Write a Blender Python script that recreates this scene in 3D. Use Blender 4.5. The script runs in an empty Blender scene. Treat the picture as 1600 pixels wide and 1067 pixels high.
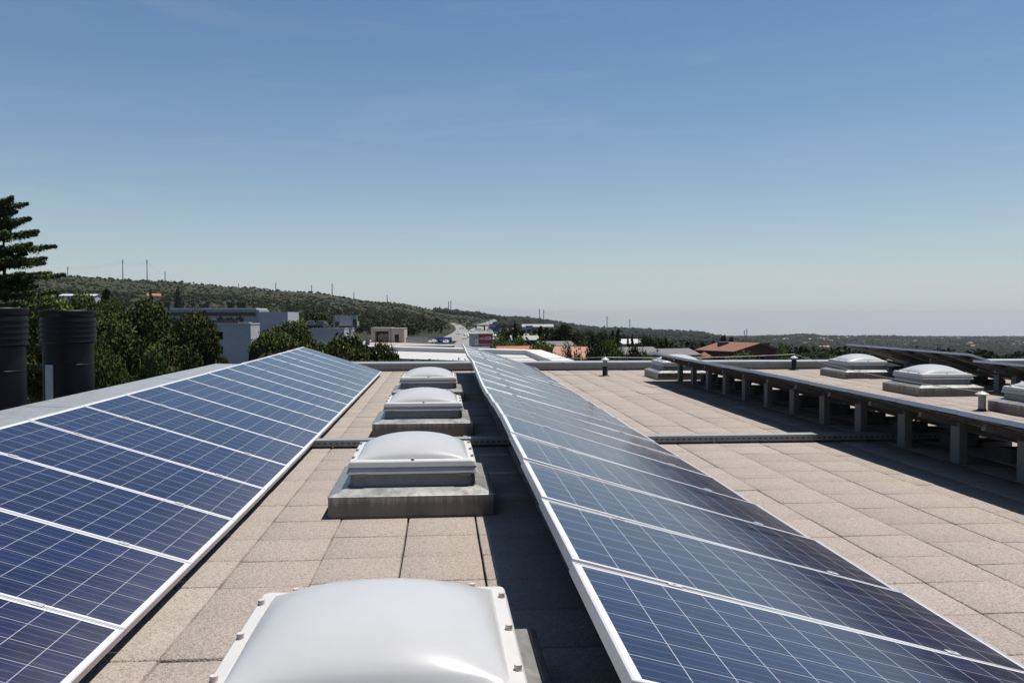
import bpy, bmesh, math, random
import numpy as np
from mathutils import Vector, Matrix

# ------------------------------------------------------------------ camera, sky, sun, exposure
SC = bpy.context.scene
COL = SC.collection
FPX = 1291.0                      # focal length in pixels of the 1600 px wide photograph
CAMH = 1.51
YAW = math.radians(4.87)
PITCH = math.atan((533.5 - 497) / FPX)
cam_d = bpy.data.cameras.new('camera')
cam_d.sensor_width = 36.0
cam_d.lens = 36.0 * FPX / 1600.0
cam_d.clip_start = 0.05
cam_d.clip_end = 80000
cam = bpy.data.objects.new('camera', cam_d)
COL.objects.link(cam)
cam.location = (0, 0, CAMH)
cam.rotation_euler = (math.pi / 2 - PITCH, 0, -YAW)
SC.camera = cam

SUN_DIR = Vector((0.28, 0.12, 1.0)).normalized()
SUN_EL = math.asin(SUN_DIR.z)
SUN_AZ = math.atan2(SUN_DIR.x, SUN_DIR.y)
w = bpy.data.worlds.new('World')
SC.world = w
w.use_nodes = True
nt = w.node_tree
nt.nodes.clear()
out = nt.nodes.new('ShaderNodeOutputWorld')
bg = nt.nodes.new('ShaderNodeBackground')
sky = nt.nodes.new('ShaderNodeTexSky')
sky.sky_type = 'NISHITA'
sky.sun_disc = False
sky.sun_elevation = SUN_EL
sky.sun_rotation = SUN_AZ
sky.altitude = 700
sky.air_density = 1.15
sky.dust_density = 0.45
sky.ozone_density = 2.5
bg.inputs['Strength'].default_value = 0.064
# thin cirrus streaks, laid out by world direction
tc = nt.nodes.new('ShaderNodeTexCoord')
mp = nt.nodes.new('ShaderNodeMapping')
mp.inputs['Scale'].default_value = (2.2, 2.2, 16.0)
mp.inputs['Rotation'].default_value = (0.05, 0.10, 0.3)
cn = nt.nodes.new('ShaderNodeTexNoise')
cn.inputs['Scale'].default_value = 1.6
cn.inputs['Detail'].default_value = 9
cn.inputs['Roughness'].default_value = 0.62
cn.inputs['Distortion'].default_value = 0.6
cr = nt.nodes.new('ShaderNodeMapRange')
cr.inputs['From Min'].default_value = 0.52
cr.inputs['From Max'].default_value = 0.85
cr.inputs['To Min'].default_value = 0.0
cr.inputs['To Max'].default_value = 0.09
mx = nt.nodes.new('ShaderNodeMix')
mx.data_type = 'RGBA'
mx.inputs['B'].default_value = (9.0, 9.4, 10.0, 1)
nt.links.new(tc.outputs['Generated'], mp.inputs['Vector'])
nt.links.new(mp.outputs['Vector'], cn.inputs['Vector'])
nt.links.new(cn.outputs['Fac'], cr.inputs['Value'])
nt.links.new(cr.outputs['Result'], mx.inputs['Factor'])
hs_ = nt.nodes.new('ShaderNodeHueSaturation'); hs_.inputs['Saturation'].default_value = 1.13
nt.links.new(sky.outputs['Color'], hs_.inputs['Color']); nt.links.new(hs_.outputs['Color'], mx.inputs['A'])
# pale summer haze low over the horizon (part of the sky, by world elevation)
sx = nt.nodes.new('ShaderNodeSeparateXYZ'); nt.links.new(tc.outputs['Generated'], sx.inputs[0])
e1 = nt.nodes.new('ShaderNodeMath'); e1.operation = 'MAXIMUM'; e1.inputs[1].default_value = 0.0; nt.links.new(sx.outputs['Z'], e1.inputs[0])
e2 = nt.nodes.new('ShaderNodeMath'); e2.operation = 'MULTIPLY'; e2.inputs[1].default_value = -10.5; nt.links.new(e1.outputs[0], e2.inputs[0])
e3 = nt.nodes.new('ShaderNodeMath'); e3.operation = 'EXPONENT'; nt.links.new(e2.outputs[0], e3.inputs[0])
e4 = nt.nodes.new('ShaderNodeMath'); e4.operation = 'MULTIPLY'; e4.inputs[1].default_value = 0.88; nt.links.new(e3.outputs[0], e4.inputs[0])
hz = nt.nodes.new('ShaderNodeMix'); hz.data_type = 'RGBA'; hz.inputs['B'].default_value = (5.55, 6.5, 7.45, 1)
nt.links.new(e4.outputs[0], hz.inputs['Factor']); nt.links.new(mx.outputs['Result'], hz.inputs['A'])
nt.links.new(hz.outputs['Result'], bg.inputs['Color'])
nt.links.new(bg.outputs['Background'], out.inputs['Surface'])

sun_d = bpy.data.lights.new('sun', 'SUN')
sun_d.energy = 5.0
sun_d.angle = math.radians(0.53)
sun_d.color = (1.0, 0.955, 0.89)
sun = bpy.data.objects.new('sun', sun_d)
COL.objects.link(sun)
sun.rotation_euler = SUN_DIR.to_track_quat('Z', 'Y').to_euler()
sun.location = (0, 0, 60)

SC.view_settings.view_transform = 'Standard'
SC.view_settings.look = 'None'
SC.view_settings.exposure = 0.5
SC.view_settings.gamma = 1.0
SC.view_settings.use_curve_mapping = False
SC.cycles.max_bounces = 8
SC.cycles.volume_bounces = 0
SC.cycles.caustics_reflective = False
SC.cycles.caustics_refractive = False

rng = np.random.default_rng(7)
random.seed(7)

# ------------------------------------------------------------------ pixel <-> world helpers (used to find where things stand)
FH = np.array([math.sin(YAW), math.cos(YAW), 0.0])
RH = np.array([math.cos(YAW), -math.sin(YAW), 0.0])
FC = FH * math.cos(PITCH) + np.array([0, 0, -math.sin(PITCH)])
UC = np.cross(RH, FC)
CC = np.array([0, 0, CAMH])


def ray(px, py):
    return FC + RH * (px - 800) / FPX + UC * (533.5 - py) / FPX


def at(px, py, zc):
    """world point seen at photo pixel (px, py) at forward depth zc metres"""
    r = ray(px, py)
    return CC + r * (zc / float(r @ FH))


def zf(y):
    """the roof rises very slightly towards its far end"""
    return 0.009 * max(0.0, y - 6.0)


# ------------------------------------------------------------------ object helpers
def tag(o, label=None, cat=None, group=None, kind=None):
    if label: o['label'] = label
    if cat: o['category'] = cat
    if group: o['group'] = group
    if kind: o['kind'] = kind
    return o


def empty(name, loc, rz=0.0, label=None, cat=None, group=None):
    o = bpy.data.objects.new(name, None)
    o.empty_display_size = 0.1
    COL.objects.link(o)
    o.location = loc
    o.rotation_euler = (0, 0, rz)
    return tag(o, label, cat, group)


def copy_tree(o, parent=None):
    c = o.copy()
    COL.objects.link(c)
    if parent is not None: c.parent = parent
    for ch in list(o.children):
        copy_tree(ch, c)
    return c


class MB:
    """collects boxes, bars, tubes and faces and links them as ONE mesh object"""
    def __init__(s):
        s.v = []; s.f = []; s.m = []; s.sm = []

    def add(s, vs, fs, mi=0, smooth=False):
        b = len(s.v)
        s.v += [tuple(map(float, p)) for p in vs]
        for f in fs:
            s.f.append(tuple(i + b for i in f)); s.m.append(mi); s.sm.append(smooth)
        return s

    def box(s, x0, x1, y0, y1, z0, z1, mi=0, b=0.0, M=None):
        if b <= 0:
            vs = [(x0, y0, z0), (x1, y0, z0), (x1, y1, z0), (x0, y1, z0), (x0, y0, z1), (x1, y0, z1), (x1, y1, z1), (x0, y1, z1)]
            fs = [(3, 2, 1, 0), (4, 5, 6, 7), (0, 1, 5, 4), (1, 2, 6, 5), (2, 3, 7, 6), (3, 0, 4, 7)]
        else:
            bm = bmesh.new()
            bmesh.ops.create_cube(bm, size=1)
            for v in bm.verts:
                v.co = ((x0 + x1) / 2 + v.co.x * (x1 - x0), (y0 + y1) / 2 + v.co.y * (y1 - y0), (z0 + z1) / 2 + v.co.z * (z1 - z0))
            bmesh.ops.bevel(bm, geom=list(bm.edges), offset=b, segments=2, affect='EDGES', profile=0.5)
            bm.verts.index_update()
            vs = [tuple(v.co) for v in bm.verts]
            fs = [tuple(v.index for v in f.verts) for f in bm.faces]
            bm.free()
        if M is not None: vs = [tuple(M @ Vector(p)) for p in vs]
        return s.add(vs, fs, mi)

    def tube(s, p0, p1, r0, r1=None, n=12, mi=0, caps=True, smooth=True):
        r1 = r0 if r1 is None else r1
        p0 = Vector(p0); p1 = Vector(p1)
        d = (p1 - p0).normalized()
        u = d.orthogonal().normalized(); t = d.cross(u)
        vs = []
        for p, r in ((p0, r0), (p1, r1)):
            for k in range(n):
                a = 2 * math.pi * k / n
                vs.append(p + u * math.cos(a) * r + t * math.sin(a) * r)
        s.add(vs, [(k, (k + 1) % n, n + (k + 1) % n, n + k) for k in range(n)], mi, smooth)
        if caps:
            s.add(vs[:n], [tuple(reversed(range(n)))], mi); s.add(vs[n:], [tuple(range(n))], mi)
        return s

    def path(s, pts, r, n=6, mi=0, r1=None):
        pts = [Vector(p) for p in pts]
        m = len(pts)
        rings = []
        for i, p in enumerate(pts):
            d = (pts[min(i + 1, m - 1)] - pts[max(i - 1, 0)]).normalized()
            ref = Vector((0, 0, 1)) if abs(d.z) < 0.9 else Vector((1, 0, 0))
            u = d.cross(ref).normalized(); t = u.cross(d)
            rr = r if r1 is None else r + (r1 - r) * i / (m - 1)
            rings.append([p + u * math.cos(2 * math.pi * k / n) * rr + t * math.sin(2 * math.pi * k / n) * rr for k in range(n)])
        vs = [q for ring in rings for q in ring]
        fs = []
        for i in range(m - 1):
            for k in range(n):
                fs.append((i * n + k, i * n + (k + 1) % n, (i + 1) * n + (k + 1) % n, (i + 1) * n + k))
        return s.add(vs, fs, mi, True)

    def lathe(s, prof, n=32, mi=0, c=(0, 0)):
        vs = []
        for r, z in prof:
            for k in range(n):
                a = 2 * math.pi * k / n
                vs.append((c[0] + r * math.cos(a), c[1] + r * math.sin(a), z))
        fs = []
        for i in range(len(prof) - 1):
            for k in range(n):
                fs.append((i * n + k, i * n + (k + 1) % n, (i + 1) * n + (k + 1) % n, (i + 1) * n + k))
        return s.add(vs, fs, mi, True)

    def build(s, name, mats, parent=None):
        me = bpy.data.meshes.new(name)
        me.from_pydata(s.v, [], s.f)
        if not isinstance(mats, (list, tuple)): mats = [mats]
        for m in mats: me.materials.append(m)
        me.polygons.foreach_set('material_index', s.m)
        me.polygons.foreach_set('use_smooth', s.sm)
        me.update()
        o = bpy.data.objects.new(name, me)
        COL.objects.link(o)
        if parent is not None: o.parent = parent
        return o


def np_mesh(name, V, Fq, mat, parent=None, tint=None, smooth=False):
    """fast mesh from arrays: V (n,3), Fq (m,k)"""
    V = np.asarray(V, np.float32); Fq = np.asarray(Fq, np.int32)
    me = bpy.data.meshes.new(name)
    k = Fq.shape[1]
    me.vertices.add(len(V)); me.vertices.foreach_set('co', V.ravel())
    me.loops.add(Fq.size); me.loops.foreach_set('vertex_index', Fq.ravel())
    me.polygons.add(len(Fq)); me.polygons.foreach_set('loop_start', np.arange(0, Fq.size, k, dtype=np.int32))
    try: me.polygons.foreach_set('loop_total', np.full(len(Fq), k, np.int32))
    except Exception: pass
    me.update(calc_edges=True)
    if smooth: me.polygons.foreach_set('use_smooth', np.ones(len(Fq), bool))
    if tint is not None:
        at_ = me.attributes.new('tint', 'FLOAT', 'FACE')
        at_.data.foreach_set('value', np.asarray(tint, np.float32))
    me.materials.append(mat)
    o = bpy.data.objects.new(name, me)
    COL.objects.link(o)
    if parent is not None: o.parent = parent
    return o


# ------------------------------------------------------------------ materials
class NT:
    def __init__(s, name):
        s.m = bpy.data.materials.new(name); s.m.use_nodes = True
        s.t = s.m.node_tree; s.b = s.t.nodes['Principled BSDF']

    def n(s, typ, **kw):
        nd = s.t.nodes.new('ShaderNode' + typ)
        for k, v in kw.items():
            if k in nd.inputs: nd.inputs[k].default_value = v
            else: setattr(nd, k, v)
        return nd

    def l(s, a, b): s.t.links.new(a, b)

    def math(s, op, a, b=None, clamp=False):
        nd = s.n('Math', operation=op, use_clamp=clamp)
        for i, x in enumerate((a, b)):
            if x is None: continue
            if isinstance(x, (int, float)): nd.inputs[i].default_value = x
            else: s.l(x, nd.inputs[i])
        return nd.outputs[0]

    def mix(s, fac, a, b):
        nd = s.n('Mix', data_type='RGBA')
        for nm, x in (('Factor', fac), ('A', a), ('B', b)):
            if isinstance(x, (int, float)): nd.inputs[nm].default_value = x
            elif isinstance(x, tuple): nd.inputs[nm].default_value = x + (1,) if len(x) == 3 else x
            else: s.l(x, nd.inputs[nm])
        return nd.outputs['Result']

    def noise(s, scale, detail=4, rough=0.6, coord='Object', mapscale=None):
        tc = s.n('TexCoord'); v = tc.outputs[coord]
        if mapscale:
            mp = s.n('Mapping', Scale=mapscale); s.l(v, mp.inputs['Vector']); v = mp.outputs['Vector']
        nd = s.n('TexNoise', Scale=scale, Detail=detail, Roughness=rough)
        s.l(v, nd.inputs['Vector'])
        return nd.outputs['Fac']

    def ramp(s, x, lo, hi, a=0.0, b=1.0):
        nd = s.n('MapRange')
        s.l(x, nd.inputs['Value'])
        for k, v in (('From Min', lo), ('From Max', hi), ('To Min', a), ('To Max', b)): nd.inputs[k].default_value = v
        return nd.outputs['Result']

    def bump(s, h, strength=0.3, dist=0.01):
        nd = s.n('Bump', Strength=strength, Distance=dist)
        s.l(h, nd.inputs['Height']); s.l(nd.outputs['Normal'], s.b.inputs['Normal'])

    def set(s, **kw):
        for k, v in kw.items():
            k = k.replace('_', ' ')
            if isinstance(v, tuple) and len(v) == 3: v = v + (1,)
            if isinstance(v, (int, float, tuple)): s.b.inputs[k].default_value = v
            else: s.l(v, s.b.inputs[k])
        return s


def plain(name, c, rough=0.6, metal=0.0, var=0.15, scale=3.0, mapscale=None, coord='Object', bump=0.0):
    t = NT(name)
    nz = t.noise(scale, 5, 0.65, coord, mapscale)
    lo = tuple(x * (1 - var) for x in c); hi = tuple(min(1, x * (1 + var)) for x in c)
    t.set(Base_Color=t.mix(t.ramp(nz, 0.3, 0.7), lo, hi), Roughness=rough, Metallic=metal)
    if bump: t.bump(nz, bump, 0.01)
    return t.m


def mat_tiles():
    t = NT('pebble_paving')
    at_ = t.n('Attribute', attribute_name='tint')
    tint = at_.outputs['Fac']
    base = t.mix(tint, (0.226, 0.190, 0.164), (0.286, 0.243, 0.212))
    fine = t.noise(260, 3, 0.7)
    vor = t.n('TexVoronoi', Scale=120.0); tc = t.n('TexCoord'); t.l(tc.outputs['Object'], vor.inputs['Vector'])
    peb = vor.outputs['Color']
    sep = t.n('SeparateColor'); t.l(peb, sep.inputs[0])
    base = t.mix(t.ramp(sep.outputs[0], 0, 1, 0.0, 0.38), base, (0.50, 0.44, 0.385))
    base = t.mix(t.ramp(sep.outputs[1], 0.62, 1, 0.0, 0.66), base, (0.12, 0.098, 0.085))
    base = t.mix(t.ramp(fine, 0.35, 0.7, 0.0, 0.35), base, (0.17, 0.135, 0.11))
    big = t.noise(0.9, 6, 0.65)
    base = t.mix(t.ramp(big, 0.50, 0.78, 0.0, 0.13), base, (0.155, 0.13, 0.11))
    t.set(Base_Color=base, Roughness=0.92)
    t.b.inputs['Specular IOR Level'].default_value = 0.2
    t.bump(vor.outputs['Distance'], 0.55, 0.006)
    return t.m


def mat_glass():
    """cells behind dusty glass: 12 x 6 cells, thin silver grid and three busbars per cell; local x runs up the slope"""
    t = NT('solar_cells')
    tc = t.n('TexCoord'); sp = t.n('SeparateXYZ'); t.l(tc.outputs['Object'], sp.inputs[0])
    PX, PY, OX, OY = 0.1575, 0.1575, 0.033, 0.0235
    u = t.math('DIVIDE', t.math('SUBTRACT', sp.outputs[0], OX), PX)
    v = t.math('DIVIDE', t.math('SUBTRACT', sp.outputs[1], OY), PY)
    fu = t.math('FRACT', u); fv = t.math('FRACT', v)

    def edge(fr, wd):   # 1 near 0 or 1
        d = t.math('ABSOLUTE', t.math('SUBTRACT', fr, 0.5))
        return t.math('GREATER_THAN', d, 0.5 - wd)
    grid = t.math('MAXIMUM', edge(fu, 0.0115), edge(fv, 0.0115))
    ou = t.math('MAXIMUM', t.math('LESS_THAN', u, 0.0), t.math('GREATER_THAN', u, 12.0))
    ov = t.math('MAXIMUM', t.math('LESS_THAN', v, 0.0), t.math('GREATER_THAN', v, 6.0))
    bus = None
    for c in (1 / 6., 0.5, 5 / 6.):
        b = t.math('LESS_THAN', t.math('ABSOLUTE', t.math('SUBTRACT', fv, c)), 0.0065)
        bus = b if bus is None else t.math('MAXIMUM', bus, b)
    cell = t.n('CombineXYZ'); t.l(t.math('FLOOR', u), cell.inputs[0]); t.l(t.math('FLOOR', v), cell.inputs[1])
    oi = t.n('ObjectInfo'); t.l(oi.outputs['Random'], cell.inputs[2])
    wn = t.n('TexWhiteNoise', noise_dimensions='3D'); t.l(cell.outputs[0], wn.inputs['Vector'])
    vor = t.n('TexVoronoi', Scale=55.0); t.l(tc.outputs['Object'], vor.inputs['Vector'])
    s2 = t.n('SeparateColor'); t.l(vor.outputs['Color'], s2.inputs[0])
    val = t.math('ADD', t.math('MULTIPLY', wn.outputs['Value'], 0.45), t.math('MULTIPLY', s2.outputs[0], 0.45))
    blue = t.mix(val, (0.0034, 0.0056, 0.024), (0.0072, 0.0125, 0.054))
    pan = t.mix(oi.outputs['Random'], (0.85, 0.85, 0.9), (1.15, 1.1, 1.05))
    mm = t.n('Mix', data_type='RGBA', blend_type='MULTIPLY'); mm.inputs['Factor'].default_value = 1.0
    t.l(blue, mm.inputs['A']); t.l(pan, mm.inputs['B'])
    col = t.mix(t.math('MULTIPLY', bus, 0.6), mm.outputs['Result'], (0.17, 0.17, 0.21))
    col = t.mix(t.math('MULTIPLY', grid, 0.85), col, (0.32, 0.33, 0.36))
    col = t.mix(t.math('MAXIMUM', ou, ov), col, (0.62, 0.62, 0.64))
    # dust: a thin film, thicker along the lower edge where rain leaves it
    dz = t.noise(2.3, 6, 0.7, mapscale=(1.0, 2.6, 1.0))
    low = t.ramp(sp.outputs[0], 0.0, 0.55, 0.13, 0.0)
    dust = t.math('ADD', t.math('MULTIPLY', t.ramp(dz, 0.35, 0.8), 0.022), t.math('MULTIPLY', low, t.ramp(dz, 0.3, 0.7, 0.4, 1.0)), clamp=True)
    dust = t.math('ADD', dust, 0.003)
    col = t.mix(dust, col, (0.36, 0.32, 0.27))
    # the odd bird dropping and dried water mark
    v2 = t.n('TexVoronoi', Scale=2.2); t.l(tc.outputs['Object'], v2.inputs['Vector'])
    ofs = t.n('VectorMath', operation='ADD'); cmb = t.n('CombineXYZ'); t.l(t.math('MULTIPLY', oi.outputs['Random'], 57.0), cmb.inputs[0]); t.l(t.math('MULTIPLY', oi.outputs['Random'], 23.0), cmb.inputs[1])
    t.l(tc.outputs['Object'], ofs.inputs[0]); t.l(cmb.outputs[0], ofs.inputs[1]); t.l(ofs.outputs[0], v2.inputs['Vector'])
    s3 = t.n('SeparateColor'); t.l(v2.outputs['Color'], s3.inputs[0])
    rag = t.noise(60, 3, 0.6)
    spot = t.math('MULTIPLY', t.math('LESS_THAN', t.math('ADD', v2.outputs['Distance'], t.math('MULTIPLY', rag, 0.05)), t.math('MULTIPLY', s3.outputs[1], 0.055)), t.math('GREATER_THAN', s3.outputs[0], 0.72))
    col = t.mix(t.math('MULTIPLY', spot, 0.6), col, (0.45, 0.43, 0.39))
    t.set(Base_Color=col, Roughness=t.ramp(dz, 0.3, 0.8, 0.10, 0.22), IOR=1.5)
    t.b.inputs['Specular IOR Level'].default_value = 0.5
    return t.m


def mat_zinc(name, c=(0.52, 0.53, 0.54), rough=0.42, metal=0.85, streak=0.5, dirt_shade=False):
    t = NT(name)
    a = t.noise(2.0, 6, 0.7, mapscale=(9, 9, 0.7))      # vertical runs
    b = t.noise(6.0, 5, 0.7)
    sp = t.noise(70, 2, 0.6)
    col = t.mix(t.ramp(a, 0.42, 0.72, 0, streak), c, tuple(x * 0.55 for x in c))
    col = t.mix(t.ramp(b, 0.55, 0.8, 0, 0.30), col, (0.30, 0.265, 0.22))
    col = t.mix(t.ramp(sp, 0.4, 0.6, 0, 0.06), col, (0.6, 0.61, 0.62))
    if dirt_shade:     # foot dirt that also paints in the kerb sides' shade; ragged upper edge
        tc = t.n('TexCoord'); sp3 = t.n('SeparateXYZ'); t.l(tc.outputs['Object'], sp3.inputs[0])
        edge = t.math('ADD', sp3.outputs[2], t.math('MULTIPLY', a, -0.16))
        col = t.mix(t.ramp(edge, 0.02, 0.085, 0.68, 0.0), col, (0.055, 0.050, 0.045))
    t.set(Base_Color=col, Metallic=metal, Roughness=t.ramp(b, 0.3, 0.8, rough - 0.08, rough + 0.2))
    return t.m


def mat_leaf(name, lo, hi, trans=0.0):
    t = NT(name)
    at_ = t.n('Attribute', attribute_name='tint')
    oi = t.n('ObjectInfo')
    col = t.mix(at_.outputs['Fac'], lo, hi)
    hv = t.n('HueSaturation'); t.l(col, hv.inputs['Color'])
    t.l(t.ramp(oi.outputs['Random'], 0, 1, 0.8, 1.2), hv.inputs['Value'])
    t.l(t.ramp(oi.outputs['Random'], 0, 1, 0.485, 0.512), hv.inputs['Hue'])
    t.set(Base_Color=hv.outputs['Color'], Roughness=0.7)
    t.b.inputs['Specular IOR Level'].default_value = 0.06
    return t.m


def mat_ground():
    t = NT('dry_grassland')
    n1 = t.noise(0.012, 8, 0.7); n2 = t.noise(0.09, 6, 0.7); n3 = t.noise(0.9, 4, 0.7)
    col = t.mix(t.ramp(n1, 0.38, 0.62), (0.018, 0.021, 0.011), (0.042, 0.042, 0.025))
    col = t.mix(t.ramp(n2, 0.45, 0.65, 0, 0.8), col, (0.010, 0.013, 0.006))
    col = t.mix(t.ramp(n3, 0.5, 0.75, 0, 0.4), col, (0.045, 0.042, 0.027))
    t.set(Base_Color=col, Roughness=0.95)
    t.b.inputs['Specular IOR Level'].default_value = 0.1
    return t.m


def mat_dome():
    t = NT('opal_acrylic')
    a = t.noise(3.0, 6, 0.7, mapscale=(1, 1, 0.5)); b = t.noise(22, 4, 0.7)
    col = t.mix(t.ramp(a, 0.45, 0.75, 0, 0.5), (0.37, 0.372, 0.378), (0.338, 0.334, 0.326))
    col = t.mix(t.ramp(b, 0.60, 0.85, 0, 0.10), col, (0.33, 0.31, 0.28))
    t.set(Base_Color=col, Roughness=t.ramp(a, 0.3, 0.8, 0.23, 0.29))
    t.b.inputs['Specular IOR Level'].default_value = 0.30
    t.b.inputs['Subsurface Weight'].default_value = 0.35
    t.b.inputs['Subsurface Radius'].default_value = (0.06, 0.06, 0.06)
    return t.m


M = {}
M['tiles'] = mat_tiles()
M['joint'] = plain('dark_joint_felt', (0.035, 0.032, 0.03), 0.95)
M['cells'] = mat_glass()
M['alu'] = plain('anodised_aluminium', (0.52, 0.52, 0.53), 0.45, 0.5, 0.06, 14)
M['clamp'] = plain('clamp_metal', (0.42, 0.42, 0.43), 0.5, 0.5, 0.1, 9)
M['back'] = plain('panel_backsheet', (0.15, 0.14, 0.13), 0.7, 0, 0.1, 4)
M['black'] = plain('black_plastic', (0.012, 0.012, 0.013), 0.5, 0, 0.2, 8)
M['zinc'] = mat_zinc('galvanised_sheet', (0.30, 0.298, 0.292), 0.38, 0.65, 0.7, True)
M['zinc_cap'] = mat_zinc('zinc_coping', (0.27, 0.285, 0.295), 0.5, 0.55, 0.15)
M['zinc_wall'] = mat_zinc('weathered_zinc_face', (0.24, 0.23, 0.222), 0.55, 0.35, 0.45)
M['dome'] = mat_dome()
M['domeframe'] = plain('white_plastic_frame', (0.43, 0.422, 0.408), 0.42, 0, 0.05, 7)
for k_, r_ in (('Subsurface Weight', 0.85), ('Subsurface Radius', (0.09, 0.085, 0.08))): M['domeframe'].node_tree.nodes['Principled BSDF'].inputs[k_].default_value = r_
M['boltcap'] = plain('bolt_cap', (0.42, 0.36, 0.33), 0.55, 0, 0.15, 30)
M['post'] = mat_zinc('post_steel', (0.17, 0.165, 0.16), 0.6, 0.25, 0.3)
M['concrete'] = plain('concrete_foot', (0.09, 0.085, 0.08), 0.9, 0, 0.25, 9, bump=0.2)
M['duct'] = plain('dark_duct_paint', (0.0030, 0.0036, 0.0055), 0.48, 0.0, 0.3, 3)
M['duct'].node_tree.nodes['Principled BSDF'].inputs['Specular IOR Level'].default_value = 0.28
M['strip'] = plain('grey_strip_metal', (0.30, 0.33, 0.38), 0.5, 0.3, 0.1, 6)
M['bitumen'] = plain('bitumen_boot', (0.012, 0.011, 0.011), 0.7, 0, 0.3, 9)
M['cable'] = plain('bare_conductor', (0.42, 0.40, 0.37), 0.5, 0.5, 0.1, 9)
M['orange'] = plain('orange_conduit', (0.45, 0.16, 0.03), 0.5, 0, 0.1, 9)
M['wall_own'] = plain('rendered_wall', (0.42, 0.40, 0.37), 0.85, 0, 0.12, 0.6)
M['wall_lav'] = plain('pale_grey_render', (0.40, 0.39, 0.42), 0.85, 0, 0.08, 0.5)
M['wall_beige'] = plain('beige_render', (0.42, 0.36, 0.30), 0.85, 0, 0.1, 0.5)
M['white_roof'] = plain('white_roof_membrane', (0.36, 0.35, 0.34), 0.7, 0, 0.10, 0.8)
M['white_wall'] = plain('white_render', (0.42, 0.41, 0.395), 0.8, 0, 0.12, 0.7)
M['roof_grey'] = plain('grey_roof_gravel', (0.26, 0.25, 0.25), 0.9, 0, 0.2, 0.8)
M['metal_roof'] = plain('pale_metal_roof', (0.5, 0.54, 0.55), 0.5, 0.3, 0.12, 0.5)
M['window'] = plain('dark_window_glass', (0.012, 0.014, 0.017), 0.12, 0, 0.2, 2)
M['equip'] = plain('dark_roof_equipment', (0.03, 0.035, 0.035), 0.6, 0, 0.3, 4)
M['equip_grey'] = plain('grey_equipment', (0.33, 0.34, 0.36), 0.5, 0.3, 0.2, 1.5)
M['tile_orange'] = plain('orange_roof_tiles', (0.25, 0.092, 0.05), 0.85, 0, 0.3, 6, mapscale=(1, 1, 3), bump=0.4)
M['tile_pink'] = plain('pink_roof_tiles', (0.33, 0.165, 0.12), 0.85, 0, 0.25, 9, bump=0.4)
M['tile_brown'] = plain('brown_roof_tiles', (0.16, 0.068, 0.045), 0.85, 0, 0.2, 5, bump=0.4)
M['tile_grey'] = plain('grey_roof_tiles', (0.11, 0.105, 0.105), 0.85, 0, 0.3, 6, bump=0.4)
M['brick'] = plain('dark_red_brick', (0.10, 0.042, 0.032), 0.9, 0, 0.2, 7)
M['asphalt'] = plain('pale_asphalt', (0.17, 0.165, 0.155), 0.9, 0, 0.15, 0.2)
M['paved'] = plain('sunlit_forecourt', (0.27, 0.22, 0.185), 0.9, 0, 0.12, 0.3)
M['sign_blue'] = plain('blue_road_sign', (0.012, 0.085, 0.36), 0.5, 0, 0.05, 1)
M['sign_red'] = plain('red_sign_face', (0.30, 0.012, 0.022), 0.5, 0, 0.05, 1)
M['sign_white'] = plain('white_lettering', (0.8, 0.78, 0.76), 0.6, 0, 0.03, 1)
M['pole'] = plain('grey_pylon_steel', (0.10, 0.10, 0.105), 0.7, 0.2, 0.1, 0.3)
M['carpaint_w'] = plain('white_car_paint', (0.62, 0.62, 0.62), 0.3, 0, 0.03, 1)
M['carpaint_d'] = plain('dark_car_paint', (0.025, 0.025, 0.03), 0.25, 0.2, 0.1, 1)
M['tyre'] = plain('tyre_rubber', (0.015, 0.015, 0.015), 0.85, 0, 0.1, 3)
M['bark'] = plain('bark', (0.060, 0.045, 0.033), 0.95, 0, 0.35, 5, bump=0.4)
M['leaf_pine'] = mat_leaf('pine_foliage', (0.0339, 0.0436, 0.0128), (0.0778, 0.0890, 0.0275))
M['leaf_broad'] = mat_leaf('broad_foliage', (0.0335, 0.0526, 0.0115), (0.1148, 0.1436, 0.0345))
M['leaf_dark'] = mat_leaf('dark_conifer_foliage', (0.0138, 0.0224, 0.0095), (0.0412, 0.0532, 0.0206))
M['leaf_cedar'] = mat_leaf('cedar_foliage', (0.0345, 0.0529, 0.0220), (0.0978, 0.1207, 0.0495))
M['leaf_bright'] = mat_leaf('bright_foliage', (0.0619, 0.0866, 0.0149), (0.1568, 0.1815, 0.0413))
M['leaf_scrub'] = mat_leaf('hillside_foliage', (0.0152, 0.0196, 0.0081), (0.0326, 0.0371, 0.0162))
M['leaf_valley'] = mat_leaf('valley_foliage', (0.0092, 0.0150, 0.0060), (0.0253, 0.0348, 0.0138))
M['leaf_far'] = mat_leaf('distant_foliage', (0.0055, 0.0090, 0.0065), (0.0125, 0.0170, 0.0120))
M['ground'] = mat_ground()
M['litter'] = plain('dry_leaf_litter', (0.06, 0.045, 0.03), 0.9, 0, 0.4, 40)

# ------------------------------------------------------------------ terrain: one sheet to the horizon
D = np.array([20, 60, 130, 250, 400, 700, 1100, 1500, 2200, 3000, 4500, 6000, 9000, 15000, 26000.])
def zrow(*z): return list(z)
PXC = [-500, 90, 250, 370, 480, 600, 720, 800, 950, 1080, 1150, 1250, 1330, 1600, 2200]
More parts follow.
